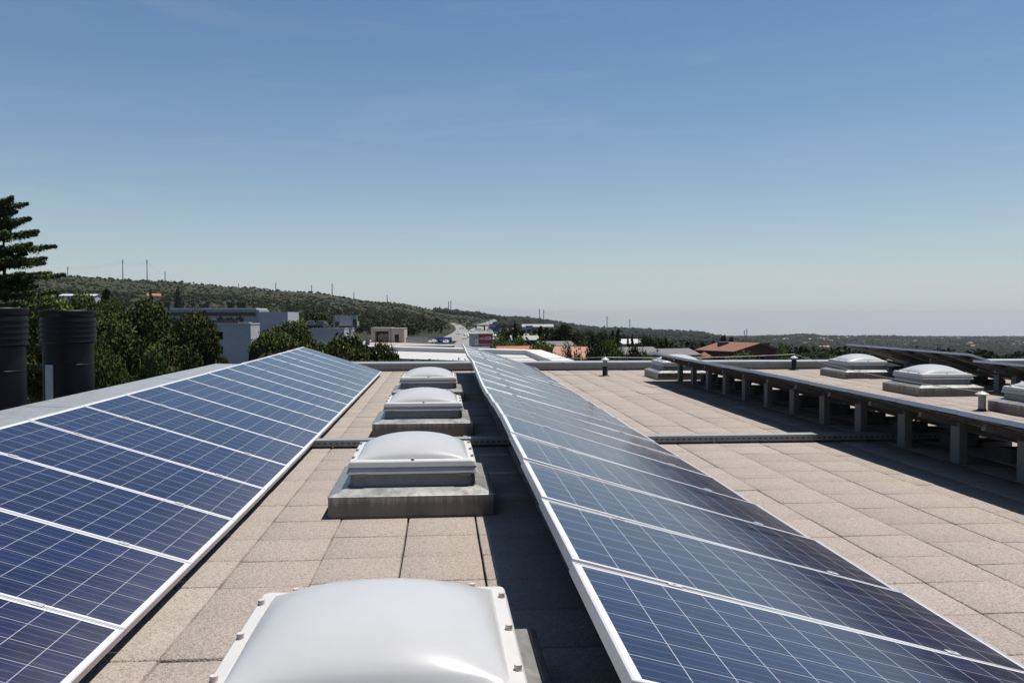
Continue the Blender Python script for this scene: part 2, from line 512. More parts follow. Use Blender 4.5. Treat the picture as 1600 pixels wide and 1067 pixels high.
# photo row at which the ground shows at each depth from 400 m on (the first four depths are given as heights)
PYC = {
 -500: [512, 470, 438, 415, 425, 435, 450, 460, 480, 500, 522],
 90:   [516, 478, 450, 431, 438, 445, 455, 465, 485, 505, 522],
 250:  [518, 484, 457, 439, 445, 450, 460, 470, 488, 508, 522],
 370:  [520, 490, 464, 449, 454, 460, 468, 478, 492, 510, 522],
 480:  [521, 495, 472, 459, 461, 466, 474, 483, 496, 512, 522],
 600:  [523, 503, 487, 476, 473, 477, 484, 490, 500, 514, 522],
 720:  [527, 514, 506, 499, 491, 492, 497, 502, 508, 517, 522],
 800:  [534, 521, 513, 508, 502, 499, 501, 505, 511, 518, 522],
 950:  [548, 537, 530, 525, 520, 516, 517, 518, 520, 522, 523],
 1080: [554, 546, 540, 535, 528, 521, 523, 525, 525, 525, 524],
 1150: [558, 552, 546, 542, 537, 533, 530, 529, 527, 525, 524],
 1250: [562, 557, 551, 547, 541, 536, 525, 527, 527, 525, 524],
 1330: [565, 562, 555, 551, 545, 540, 529, 529, 527, 526, 524],
 1600: [572, 568, 562, 557, 550, 544, 534, 528, 530, 528, 524],
 2200: [580, 574, 566, 560, 552, 546, 535, 528, 530, 528, 524],
}
ZT = np.zeros((len(PXC), len(D)))
for i, p in enumerate(PXC):
    z400 = CAMH - 400 * (PYC[p][0] - 497) / FPX
    ZT[i, :4] = [-9, -9, -9.5, (-9.5 * 0.55 + z400 * 0.45)]
    for j, py in enumerate(PYC[p]):
        ZT[i, 4 + j] = CAMH - D[4 + j] * (py - 497) / FPX
PXA = np.array(PXC, float); LD = np.log(D)


def wob(x, y):
    return (np.sin(x * 0.011 + 1.3) * np.cos(y * 0.009 + 0.4) + 0.6 * np.sin(x * 0.027 + y * 0.021) + 0.4 * np.sin(x * 0.061 - y * 0.047 + 2.0))


def terrain(x, y):
    x = np.asarray(x, float); y = np.asarray(y, float)
    zc = x * FH[0] + y * FH[1]; xr = x * RH[0] + y * RH[1]
    r = np.hypot(x, y)
    ze = np.maximum(zc, r * 0.30)
    px = np.clip(800 + FPX * xr / np.maximum(ze, 1e-3), PXA[0], PXA[-1])
    l = np.clip(np.log(np.maximum(ze, 1.0)), LD[0], LD[-1])
    i = np.clip(np.searchsorted(PXA, px) - 1, 0, len(PXA) - 2)
    j = np.clip(np.searchsorted(LD, l) - 1, 0, len(LD) - 2)
    tu = (px - PXA[i]) / (PXA[i + 1] - PXA[i]); tv = (np.exp(l) - D[j]) / (D[j + 1] - D[j])
    tu = tu * tu * (3 - 2 * tu)
    z = (ZT[i, j] * (1 - tu) + ZT[i + 1, j] * tu) * (1 - tv) + (ZT[i, j + 1] * (1 - tu) + ZT[i + 1, j + 1] * tu) * tv
    z = np.where(zc < -5, -9.0, z)
    amp = np.clip((r - 500) / 1500, 0, 1) * 2.2
    far = np.clip((r - 2800) / 1500, 0, 1) * np.clip((9000 - r) / 3000, 0, 1)
    return z + amp * wob(x, y) + far * (5.5 * np.sin(x * 0.0061 + y * 0.0013) + 4.5 * np.sin(x * 0.0142 + 1.0) * np.cos(y * 0.002) + 2.5 * np.sin(x * 0.033 + 2))


def gpx(px, py, zmin=150.0):
    """where the line of sight through a photo pixel meets the terrain"""
    r = ray(px, py); r = r / float(r @ FH)
    zz = np.geomspace(zmin, 24000, 3000)
    P = CC[None] + zz[:, None] * r[None]
    g = terrain(P[:, 0], P[:, 1])
    k = np.where(P[:, 2] <= g)[0]
    k = k[0] if len(k) else len(zz) - 1
    return np.array([P[k, 0], P[k, 1], g[k]])


ang = np.concatenate([np.arange(-180, -44, 4.0), np.arange(-44, 44, 0.25), np.arange(44, 180, 4.0)])
ang = np.radians(ang) + YAW
rad = np.geomspace(9, 26000, 120)
A, Rr = np.meshgrid(ang, rad)
X = Rr * np.sin(A); Y = Rr * np.cos(A)
Z = terrain(X, Y)
V = np.stack([X, Y, Z], -1).reshape(-1, 3)
na, nr = len(ang), len(rad)
idx = np.arange(na * nr).reshape(nr, na)
q = np.stack([idx[:-1], np.roll(idx, -1, 1)[:-1], np.roll(idx, -1, 1)[1:], idx[1:]], -1).reshape(-1, 4)[:, ::-1]
tag(np_mesh('ground', V, q, M['ground'], smooth=True), 'rolling dry green countryside running out to the horizon', 'ground', kind='structure')

# ------------------------------------------------------------------ the roof we stand on
own = empty('flat_roof_building', (0, 0, 0), 0, 'flat pebble paved rooftop with zinc edged parapets carrying the rows of panels', 'building')
XL, XR, YN, YF = -5.1, 17.0, -3.0, 21.45


def paving():
    vs, fs, tn = [], [], []
    S = 0.5
    g = 0.0058
    cols = np.arange(-10.5, 34)
    for ci in cols:
        x0 = ci * S
        if x0 + S < XL or x0 > XR: continue
        off = 0.23 + (rng.uniform(-0.015, 0.015) if x0 < 2 else (rng.uniform(-0.05, 0.05) if rng.random() < 0.6 else rng.uniform(-0.25, 0.25)))
        y = YN - S + off
        dx = rng.uniform(-0.004, 0.004)
        while y < YF:
            xa, xb = max(x0 + dx + g, XL), min(x0 + S + dx - g, XR)
            ya, yb = max(y + g, YN), min(y + S - g, YF)
            y += S
            if xb - xa < 0.03 or yb - ya < 0.03: continue
            h = rng.normal(0, 0.0014); tx, ty = rng.normal(0, 0.0024, 2)
            if rng.random() < 0.07: h += rng.uniform(0.003, 0.010)
            b = 0.005
            cx, cy = (xa + xb) / 2, (ya + yb) / 2
            n0 = len(vs)
            sx = rng.uniform(-0.002, 0.002, 4)
            ring = [(xa, ya), (xb, ya), (xb, yb), (xa, yb)]
            ring = [(p + sx[k] * 0.7, q_ + sx[3 - k] * 0.7) for k, (p, q_) in enumerate(ring)]
            top = lambda p, q_: zf(q_) + h + tx * (p - cx) + ty * (q_ - cy)
            inn = [(p + b * (1 if p < cx else -1), q_ + b * (1 if q_ < cy else -1)) for p, q_ in ring]
            vs += [(p, q_, top(p, q_) - 0.040) for p, q_ in ring]
            vs += [(p, q_, top(p, q_) - 0.004) for p, q_ in ring]
            vs += [(p, q_, top(p, q_)) for p, q_ in inn]
            F_ = [(8, 9, 10, 11)]
            for k in range(4):
                k2 = (k + 1) % 4
                F_ += [(4 + k, 4 + k2, 8 + k2, 8 + k), (k, k2, 4 + k2, 4 + k)]
            t_ = np.clip(rng.normal(0.5, 0.18), 0, 1)
            if rng.random() < 0.06: t_ = rng.choice([0.0, 1.0])
            for f in F_:
                fs.append(tuple(n0 + i for i in f)); tn.append(t_)
    return np_mesh('paving', vs, fs, M['tiles'], own, tint=tn)


paving()
mb = MB()
mb.add([(XL, YN, -0.036), (XR, YN, -0.036), (XR, 6, -0.036), (XL, 6, -0.036), (XR, YF, zf(YF) - 0.036), (XL, YF, zf(YF) - 0.036)], [(0, 1, 2, 3), (3, 2, 4, 5)])
mb.build('roof_membrane', M['joint'], own)
# walls of our own building, and its parapets with broad sheet-metal copings
mb = MB()
mb.box(XL - 0.70, XR + 0.5, YF + 0.47, YF + 0.50, -9.3, 0.20)
mb.box(XL - 0.73, XL - 0.70, YN, YF + 0.50, -9.3, 0.20)
mb.box(XR + 0.5, XR + 0.53, YN, YF + 0.50, -9.3, 0.20)
mb.build('wall', M['wall_own'], own)


def parapet(name, pts_in, pts_out, ztop, zbot):
    """upstand between an inner and an outer line; the coping is split into sheets with lapped joints"""
    face = MB()
    cap = MB()
    (ax, ay), (bx, by) = pts_in
    (cx, cy), (dx, dy) = pts_out
    za, zb = zbot(ay), zbot(by)
    ta, tb = ztop(ay), ztop(by)
    face.add([(ax, ay, za - 0.05), (bx, by, zb - 0.05), (bx, by, tb), (ax, ay, ta), (cx, cy, ta), (dx, dy, tb), (cx, cy, za - 0.2), (dx, dy, zb - 0.2)],
             [(0, 1, 2, 3), (4, 5, 7, 6)])
    L = math.hypot(bx - ax, by - ay)
    n = max(1, int(round(L / 2.6)))
    for i in range(n):
        s0, s1 = i / n, (i + 1) / n
        s1 = s1 + (0.02 / L if i < n - 1 else 0)
        lift = 0.003 * (i % 2)
        def P(s, inner, z, o=0.0):
            (px_, py_), (qx, qy) = (pts_in if inner else pts_out)
            x, y = px_ + (qx - px_) * s, py_ + (qy - py_) * s
            # overhang
            vx, vy = (pts_in[0][0] - pts_out[0][0]), (pts_in[0][1] - pts_out[0][1])
            l = math.hypot(vx, vy); k = o if inner else -o
            return (x + vx / l * k, y + vy / l * k, z)
        t0, t1 = ta + (tb - ta) * s0 + lift, ta + (tb - ta) * s1 + lift
        q0 = [P(s0, True, t0 - 0.045, 0.022), P(s0, True, t0 + 0.012, 0.022), P(s0, False, t0 + 0.032, 0.02), P(s0, False, t0 - 0.03, 0.02)]
        q1 = [P(s1, True, t1 - 0.045, 0.022), P(s1, True, t1 + 0.012, 0.022), P(s1, False, t1 + 0.032, 0.02), P(s1, False, t1 - 0.03, 0.02)]
        cap.add(q0 + q1, [(0, 1, 5, 4), (1, 2, 6, 5), (2, 3, 7, 6), (3, 2, 1, 0), (4, 5, 6, 7)])
    p = face.build(name, M['zinc_wall'], own)
    cap.build('coping', M['zinc_cap'], p)
    return p


parapet('parapet', [(XR, YF), (XL, YF)], [(XR, YF + 0.46), (XL, YF + 0.46)], lambda y: 0.335, lambda y: zf(y))
parapet('parapet', [(XL, YF + 0.46), (XL, YN)], [(XL - 0.69, YF + 0.46), (XL - 0.69, YN)], lambda y: 0.195 + zf(y) * 0.75, lambda y: zf(y))
parapet('parapet', [(XR, YN), (XR, YF + 0.46)], [(XR + 0.46, YN), (XR + 0.46, YF + 0.46)], lambda y: 0.23 + zf(y), lambda y: zf(y))
# dark drip gap at the foot of the far parapet
mb = MB(); mb.box(XL, XR, YF - 0.03, YF - 0.004, zf(YF) - 0.02, zf(YF) + 0.028)
mb.build('flashing', M['bitumen'], own)

# ------------------------------------------------------------------ solar panels
PL, PW, PT = 1.956, 0.992, 0.042


def panel_proto():
    root = empty('solar_panel', (0, 0, 0))
    fr = MB()
    lip = 0.0105
    for (x0, x1, y0, y1) in ((0, lip + 0.02, 0, PW), (PL - lip - 0.02, PL, 0, PW), (lip + 0.02, PL - lip - 0.02, 0, lip), (lip + 0.02, PL - lip - 0.02, PW - lip, PW)):
        fr.box(x0 if x0 else 0, x1, y0, y1, -PT, 0.0)
    # slim the two short ends to the same lip: inner glass sits 2 mm lower
    fr.v = []; fr.f = []; fr.m = []; fr.sm = []
    o4 = [(0, 0), (PL, 0), (PL, PW), (0, PW)]
    e = 0.0015
    o4b = [(e, e), (PL - e, e), (PL - e, PW - e), (e, PW - e)]
    i4 = [(lip, lip), (PL - lip, lip), (PL - lip, PW - lip), (lip, PW - lip)]
    vs = [(x, y, -PT) for x, y in o4] + [(x, y, -e) for x, y in o4] + [(x, y, 0) for x, y in o4b] + [(x, y, 0) for x, y in i4] + [(x, y, -0.012) for x, y in i4] + [(x, y, -PT) for x, y in i4]
    fs = []
    for k in range(4):
        k2 = (k + 1) % 4
        for a in range(0, 5):
            fs.append((a * 4 + k, a * 4 + k2, (a + 1) * 4 + k2, (a + 1) * 4 + k))
        fs.append((20 + k, 20 + k2, k2, k))
    fr.add(vs, fs)
    fr.build('frame', M['alu'], root)
    g = MB(); g.box(lip + 0.0005, PL - lip - 0.0005, lip + 0.0005, PW - lip - 0.0005, -0.0085, -0.0025)
    for i, f in enumerate(g.f): g.m[i] = 1
    g.m[1] = 0
    g.build('cell_glass', [M['cells'], M['back']], root)
    for x in (0.40, 1.55):
        c = MB(); c.box(x - 0.028, x + 0.028, -0.022, 0.010, 0.0012, 0.0050, b=0.0015); c.tube((x, -0.006, 0.0050), (x, -0.006, 0.0075), 0.006, n=8)
        c.build('clamp', M['clamp'], root)
    jb = MB(); jb.box(PL - 0.30, PL - 0.17, PW / 2 - 0.08, PW / 2 + 0.08, -0.034, -0.0095, b=0.004)
    jb.path([(PL - 0.2, PW / 2 - 0.07, -0.03), (PL - 0.16, PW / 2 - 0.2, -0.07), (PL - 0.13, PW / 2 - 0.32, -0.085), (PL - 0.10, PW / 2 - 0.44, -0.05)], 0.005)
    jb.build('junction_box', M['black'], root)
    return root


ORD = ['first', 'second', 'third', 'fourth', 'fifth', 'sixth', 'seventh', 'eighth', 'ninth', 'tenth', 'eleventh', 'twelfth', 'thirteenth', 'fourteenth', 'fifteenth',
       'sixteenth', 'seventeenth', 'eighteenth', 'nineteenth', 'twentieth', 'twenty-first', 'twenty-second']
proto = panel_proto()
used = [False]


def interp(tbl, y):
    xs, ys = zip(*tbl)
    return float(np.interp(y, xs, ys))


def panel_row(xl, xu, y_end, n, pitch, hl, hu, text, group):
    """n panels counted from the far end (upper edge of the last lies at y_end); hl, hu: lower/upper edge height above the roof along y"""
    for k in range(n):
        y1 = y_end - k * pitch           # far side of this panel
        yc = y1 - pitch / 2
        a = Vector((xl, y1 - 0.003, zf(y1) + interp(hl, y1))); b = Vector((xl, y1 - pitch + 0.003, zf(y1 - pitch) + interp(hl, y1 - pitch)))
        c = Vector((xu, yc, zf(yc) + interp(hu, yc)))
        jit = rng.normal(0, 0.0009)
        sU = (zf(y1) + interp(hu, y1)) - (zf(y1 - pitch) + interp(hu, y1 - pitch))
        mid = (a + b) / 2
        ex = Vector((c.x - mid.x, 0, c.z - mid.z + jit)).normalized()
        ey = Vector((0, (b - a).y, 0.5 * (b - a).z - 0.5 * sU)).normalized()
        ez = ex.cross(ey).normalized(); ey = ez.cross(ex).normalized()
        m4 = Matrix((ex, ey, ez)).transposed().to_4x4()
        o = proto if not used[0] else copy_tree(proto)
        used[0] = True
        o.matrix_basis = Matrix.Translation(mid - ey * (pitch / 2 - 0.003)) @ m4 @ Matrix.Diagonal((1, (pitch - 0.006) / PW, 1, 1))
        lab = 'solar panel at the far end of ' + text if k == 0 else ORD[k] + ' solar panel from the far end of ' + text
        tag(o, lab, 'solar panel', group)


H2 = [(1, .565), (2, .58), (4, .62), (6, .67), (7, .69), (8.5, .665), (10, .645), (12.5, .69), (14, .725), (16, .69), (19.3, .73), (21, .735)]
panel_row(-1.43, -3.27, 3.84 + 1.012 * 16, 18, 1.012, [(0, .105), (21, .10)], [(0, .69), (16, .685), (21, .70)], 'the left row beside the ducts', 'panels of the left row')
panel_row(2.37, 0.52, 3.03 + 0.995 * 18, 21, 0.995, [(0, .09), (8, .105), (21, .12)], H2, 'the middle row', 'panels of the middle row')
panel_row(6.51, 4.66, 18.10, 13, 1.005, [(0, .16), (21, .16)], [(0, .645), (7, .665), (12, .675), (16, .65), (21, .64)], 'the row seen from behind', 'panels of the row seen from behind')
panel_row(12.25, 10.40, 20.45, 5, 1.005, [(0, .12), (21, .12)], [(0, .71), (21, .72)], 'the higher far right row', 'panels of the far right row, higher section')
panel_row(12.25, 10.40, 15.36, 4, 1.005, [(0, .02), (21, .02)], [(0, .60), (21, .605)], 'the lower far right row', 'panels of the far right row, lower section')


# supports: a steel post, a sloping bearer and a concrete foot
def support_proto():
    root = empty('panel_support', (0, 0, 0))
    p = MB()                       # U-shaped upright, origin at its foot, panel slope runs towards +x (down)
    p.box(-0.035, -0.028, -0.075, 0.075, 0, 0.43); p.box(-0.028, 0.05, -0.075, -0.068, 0, 0.43); p.box(-0.028, 0.05, 0.068, 0.075, 0, 0.43)
    p.box(-0.028, 0.055, -0.067, 0.067, 0.001, 0.008)
    p.build('post', M['post'], root)
    t = math.atan2(0.50, 1.86)
    q_ = MB(); R_ = Matrix.Translation((0.0, 0, 0.435)) @ Matrix.Rotation(t, 4, 'Y')
    q_.box(-0.42, 1.33, -0.025, 0.025, -0.06, -0.002, M=R_)
    q_.build('bearer', M['post'], root)
    f = MB(); f.box(0.85, 1.20, -0.17, 0.17, 0.0, 0.075, b=0.01); f.box(0.50, 0.84, -0.11, 0.11, 0.0, 0.15, b=0.01)
    f.build('foot_block', M['concrete'], root)
    return root


sproto = support_proto()
first = True
for (x, ys, lab, grp) in (
    (5.29, [7.05 + 0.996 * k for k in range(-2, 12)], None, 'posts holding up the row seen from behind'),
    (10.93, [20.2 - 1.6 * k for k in range(4)], 'grey support post under the higher panels at the far right', 'posts under the far right panels'),
    (10.93, [14.9, 13.6, 12.3], 'grey support post under the lower panels at the far right', 'posts under the lower far right panels')):
    for k, y in enumerate(ys):
        o = sproto if first else copy_tree(sproto)
        first = False
        low = 0.0 if x < 9 or y > 15.4 else 0.10
        o.location = (x, y, zf(y))
        if low: o.scale = (1, 1, 0.80)
        j = len(ys) - 1 - k
        l_ = lab or (('grey support post at the far end, just in front of a skylight' if j == 0 else 'grey support post, %s from the far end under the row seen from behind' % ORD[j]))
        tag(o, l_, 'support post', grp)
# posts in the dark under the middle and left rows
for (x, y0, n, lab, grp) in ((1.10, 3.6, 18, 'grey support post in the shade under the middle row of panels', 'posts under the middle row'),
                             (-2.72, 4.4, 16, 'grey support post hidden under the left row of panels', 'posts under the left row')):
    for k in range(n):
        o = copy_tree(sproto)
        y = y0 + k * 1.0
        o.location = (x, y, zf(y)); o.scale = (0.97, 1, 0.92)
        tag(o, lab, 'support post', grp)

# ------------------------------------------------------------------ skylights
def skylight_proto():
    root = empty('skylight', (0, 0, 0))
    def ringmesh(prof, mat, name, n=1, rad=0.0, closed_top=False, smooth=False):
        """square (rounded) rings; prof: list of (half size, z)"""
        m = MB(); rings = []
        for hs, z in prof:
            pts = []
            rr = max(min(rad, hs - 0.001), 0)
            if rr <= 0: pts = [(-hs, -hs), (hs, -hs), (hs, hs), (-hs, hs)]
            else:
                for cx, cy, a0 in ((hs - rr, -hs + rr, -90), (hs - rr, hs - rr, 0), (-hs + rr, hs - rr, 90), (-hs + rr, -hs + rr, 180)):
                    for k in range(n + 1):
                        a = math.radians(a0 + 90 * k / n); pts.append((cx + rr * math.cos(a), cy + rr * math.sin(a)))
            rings.append([(x, y, z) for x, y in pts])
        k = len(rings[0])
        vs = [p for r in rings for p in r]
        fs = [(i * k + j, i * k + (j + 1) % k, (i + 1) * k + (j + 1) % k, (i + 1) * k + j) for i in range(len(rings) - 1) for j in range(k)]
        if closed_top: fs.append(tuple((len(rings) - 1) * k + j for j in range(k)))
        m.add(vs, fs, 0, smooth)
        return m
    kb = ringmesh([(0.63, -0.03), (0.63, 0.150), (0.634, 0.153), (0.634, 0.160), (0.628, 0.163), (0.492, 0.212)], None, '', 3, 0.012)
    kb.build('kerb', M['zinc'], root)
    up = ringmesh([(0.490, 0.205), (0.478, 0.325)], None, '', 5, 0.06)
    for sx, sy in ((-1, -1), (1, -1), (1, 1), (-1, 1)):       # small corner lugs
        up.box(sx * 0.40 - 0.05, sx * 0.40 + 0.05, sy * 0.494 - 0.02, sy * 0.494 + 0.02, 0.285, 0.312)
    up.build('upstand', M['zinc_wall'], root)
    fr = ringmesh([(0.455, 0.300), (0.498, 0.300), (0.507, 0.306), (0.4955, 0.345), (0.490, 0.350), (0.490, 0.353), (0.498, 0.357), (0.487, 0.392), (0.480, 0.400), (0.436, 0.405), (0.415, 0.403)], None, '', 4, 0.022)
    fr.build('dome_frame', M['domeframe'], root)
    # the dome: a blown square bubble, round at the top and square at the rim
    m = MB(); N = 44; hs = 0.434
    vs = []
    for j in range(N + 1):
        for i in range(N + 1):
            u, v = -1 + 2 * i / N, -1 + 2 * j / N
            u2, v2 = math.sin(u * math.pi / 2) * 0.35 + u * 0.65, math.sin(v * math.pi / 2) * 0.35 + v * 0.65
            z = 0.403 + 0.145 * max(0.0, (1 - abs(u2) ** 2.15) * (1 - abs(v2) ** 2.15)) ** 0.62
            vs.append((u2 * hs, v2 * hs, z))
    m.add(vs, [(j * (N + 1) + i, j * (N + 1) + i + 1, (j + 1) * (N + 1) + i + 1, (j + 1) * (N + 1) + i) for j in range(N) for i in range(N)], 0, True)
    m.build('dome', M['dome'], root)
    for x, y in [(s * 0.466, t) for s in (-1, 1) for t in (-0.34, 0.0, 0.34)] + [(0.0, -0.466), (-0.355, 0.466), (0.355, 0.466)]:
        b = MB(); b.tube((x, y, 0.399), (x, y, 0.420), 0.0125, n=12); b.tube((x, y, 0.398), (x, y, 0.403), 0.0145, n=12)
        b.build('bolt', M['boltcap'], root)
    return root


sk = skylight_proto()
SKY = [(-0.23, 2.90, 'large white domed skylight nearest the camera, cropped by the bottom edge of the picture'),
       (-0.23, 6.90, 'white domed skylight on a grey metal kerb just in front of the cable tray'),
       (-0.23, 10.93, 'white domed skylight just behind the cable tray, third one up the aisle'),
       (-0.23, 14.93, 'small looking domed skylight at the far end of the aisle'),
       (5.50, 18.93, 'domed skylight half hidden by the end of the raised panel row'),
       (9.84, 18.82, 'domed skylight on the right, standing nearest the far parapet'),
       (9.30, 14.98, 'domed skylight on the right between two others, behind the raised row'),
       (9.20, 11.68, 'domed skylight cut off by the right edge beside a short vent post')]
for i, (x, y, lab) in enumerate(SKY):
    o = sk if i == 0 else copy_tree(sk)
    o.location = (x, y, zf(y) + 0.002)
    o.rotation_euler = (0.009 if y > 6.5 else 0, 0, rng.normal(0, 0.004))
    tag(o, lab, 'skylight', 'domed skylights on the roof')

# ------------------------------------------------------------------ perforated cable tray across the roof
tr = empty('cable_tray', (-1.9, 9.55, zf(9.55)), 0, 'perforated galvanised cable tray running across the paving from row to row', 'cable tray')
mb = MB()
TLN = 10.6
mb.box(0, TLN, -0.075, 0.075, 0.022, 0.026)
mb.box(0, TLN, 0.072, 0.075, 0.026, 0.085)
# front web with punched slots: strips above and below, bridges between the holes
mb.box(0, TLN, -0.0753, -0.072, 0.026, 0.048); mb.box(0, TLN, -0.0753, -0.072, 0.062, 0.088)
x = 0.0
while x < TLN:
    mb.box(x, min(x + 0.035, TLN), -0.0750, -0.0723, 0.048, 0.062); x += 0.066
mb.box(0, TLN, -0.0845, -0.0755, 0.082, 0.090)
mb.build('tray_body', M['zinc_wall'], tr)
mb = MB(); mb.box(0.001, TLN, -0.0715, -0.0705, 0.03, 0.075); mb.build('cable_bundle', M['black'], tr)
for (a, b) in ((0.02, 2.0), (2.0, 4.42), (4.42, 6.48), (6.48, 7.22)):
    mb = MB(); mb.box(a + 0.004, b - 0.004, -0.083, 0.083, 0.0915, 0.0955); mb.box(a + 0.004, b - 0.004, -0.0855, -0.083, 0.074, 0.0955)
    mb.build('lid', M['zinc_cap'], tr)
for x in np.arange(0.4, TLN, 1.3):
    mb = MB(); mb.box(x - 0.05, x + 0.05, -0.07, 0.07, -0.005, 0.0215); mb.build('foot', M['concrete'], tr)

# ------------------------------------------------------------------ short vent posts carrying the conductor wire
def vent(px_, y, h, lab, r=0.055, tilt=0.0, black=0.5):
    o = empty('vent_pipe', (px_, y, zf(y)), 0, lab, 'vent pipe', 'short vent posts that hold the wire')
    m = MB(); m.lathe([(r * 1.18, -0.01), (r * 1.18, h * black), (r, h * black + 0.004)], 20); m.lathe([(r * 2.2, 0.003), (r * 1.18, 0.02)], 20); m.build('boot', M['bitumen'], o)
    m = MB(); m.lathe([(r, h * black), (r, h * 0.84)], 20); m.build('pipe', M['zinc_wall'], o)
    m = MB(); m.lathe([(r * 1.05, h * 0.80), (r * 1.9, h * 0.83), (r * 1.75, h * 0.87), (r * 0.9, h * 0.95), (r * 0.35, h * 0.97), (r * 0.3, h), (0.001, h + 0.003)], 20)
    m.build('cap', M['domeframe'], o)
    return o


vent(3.92, 19.6, 0.45, 'short vent pipe with black boot and pale cap standing before the far parapet')
vent(9.30, 21.15, 0.38, 'dark vent pipe with a pale cap against the far parapet on the right', black=0.72)
vent(8.44, 12.25, 0.31, 'short pale vent pipe beside the skylight cut off by the right edge', black=0.1)
mb = MB()
def sag(a, b, d, n=14):
    a = Vector(a); b = Vector(b)
    return [a.lerp(b, t) - Vector((0, 0, 4 * d * t * (1 - t))) for t in np.linspace(0, 1, n)]
pA = (3.92, 19.6, zf(19.6) + 0.448); pB = (9.30, 21.15, zf(21.15) + 0.42); pC = (8.44, 12.25, zf(12.25) + 0.30)
mb.path(sag((1.2, 21.0, 0.52), pA, 0.03) + sag(pA, pB, 0.045)[1:] + sag(pB, pC, 0.10)[1:], 0.0055, 5)
tag(mb.build('wire', M['cable']), 'thin bare wire strung between the vent posts along the far parapet', 'wire')
mb = MB(); mb.path([(6.0, 10.35, zf(10.3) + 0.02), (6.12, 10.2, zf(10) + 0.14), (6.2, 10.05, zf(10) + 0.32)], 0.014, 8)
tag(mb.build('conduit', M['orange']), 'short orange conduit leaning up under the row seen from behind', 'conduit')

# dry litter round the foot of the vent pipe
Vv, Ff = [], []
for i in range(90):
    a, b = 3.55 + rng.normal(0, 0.33), 19.65 + rng.normal(0, 0.16)
    z = zf(b) + 0.012; s = rng.uniform(0.006, 0.02); th = rng.uniform(0, 6.3)
    k = len(Vv)
    for dx, dy in ((-1, -.5), (1, -.5), (1, .5), (-1, .5)):
        Vv.append((a + s * (dx * math.cos(th) - dy * math.sin(th)), b + s * (dx * math.sin(th) + dy * math.cos(th)), z + rng.uniform(0, 0.008)))
    Ff.append((k, k + 1, k + 2, k + 3))
tag(np_mesh('leaf_litter', Vv, Ff, M['litter']), 'dry leaf litter scattered on the paving by the vent pipe', 'leaf litter', kind='stuff')

# ------------------------------------------------------------------ dark ventilation ducts beyond the left parapet
def duct(x, y, top, r, lab, strip=False):
    o = empty('ventilation_duct', (x, y, -3.0), 0, lab, 'duct', 'dark ventilation ducts beyond the parapet')
    H_ = top + 3.0
    m = MB(); m.lathe([(r * 0.89, 0), (r * 0.89, H_ - 0.62)], 40)
    m.lathe([(r * 0.89, H_ - 1.02), (r * 0.905, H_ - 1.015), (r * 0.905, H_ - 1.0), (r * 0.89, H_ - 0.995)], 40)
    m.build('shaft', M['duct'], o)
    prof = [(r * 0.89, H_ - 0.62), (r * 0.96, H_ - 0.60)]
    z = H_ - 0.60
    for k in range(5):                                   # stacked louvre rings, flared at the lower lip
        prof += [(r * 1.0, z + 0.005), (r * 1.005, z + 0.015), (r * 0.945, z + 0.092), (r * 0.945, z + 0.095)]
        z += 0.095
    prof += [(r * 0.97, z), (r * 1.0, z + 0.095), (r * 1.0, z + 0.125), (r * 0.965, z + 0.125), (r * 0.95, z + 0.05)]
    m = MB(); m.lathe(prof, 40); m.build('louvre_collar', M['duct'], o)
    m = MB(); m.lathe([(r * 0.95, z + 0.05), (0.001, z + 0.06)], 40); m.build('inner_lid', M['black'], o)
    if strip:
        a = math.radians(-112)
        R_ = Matrix.Rotation(a, 4, 'Z')
        m = MB(); m.box(r * 0.88, r * 0.93, -0.085, 0.085, H_ - 2.2, H_ - 1.0, M=R_); m.build('mounting_strip', M['strip'], o)
    return o


P1 = at(106, 485, 15.5); P0 = at(-2, 481, 13.2)
duct(P1[0], P1[1], P1[2], 0.485, 'dark ribbed duct with a pale metal strip, right hand one of two beyond the parapet', True)
duct(P0[0], P0[1], P0[2], 0.42, 'dark ribbed duct cut off by the left edge of the picture')
mb = MB(); mb.box(-11, XL - 0.76, 4, 20.5, -9.3, -3.0)
o = empty('lower_wing', (-8.5, 12, -9), 0, 'low flat roofed wing under the dark ducts beyond the left parapet', 'building')
b_ = mb.build('wall', M['wall_own']); b_.parent = o; b_.matrix_parent_inverse = Matrix.Translation((8.5, -12, 9))

# ------------------------------------------------------------------ trees
def leaves(C, N, s, aspect=1.0, out=0.5, tint_c=0.0):
    """quads of size s at centres C facing roughly N"""
    n = len(C)
    nn = rng.normal(size=(n, 3)); nn /= np.linalg.norm(nn, axis=1, keepdims=True)
    nn = N * out + nn * (1 - out); nn /= np.linalg.norm(nn, axis=1, keepdims=True)
    a = np.cross(nn, rng.normal(size=(n, 3))); a /= np.linalg.norm(a, axis=1, keepdims=True)
    b = np.cross(nn, a)
    ss = s * rng.uniform(0.6, 1.3, (n, 1))
    a = a * ss * aspect; b = b * ss
    V = np.stack([C - a - b * .3, C + a * .1 - b, C + a + b * .3, C - a * .1 + b], 1).reshape(-1, 3)
    F = np.arange(4 * n).reshape(n, 4)
    return V, F


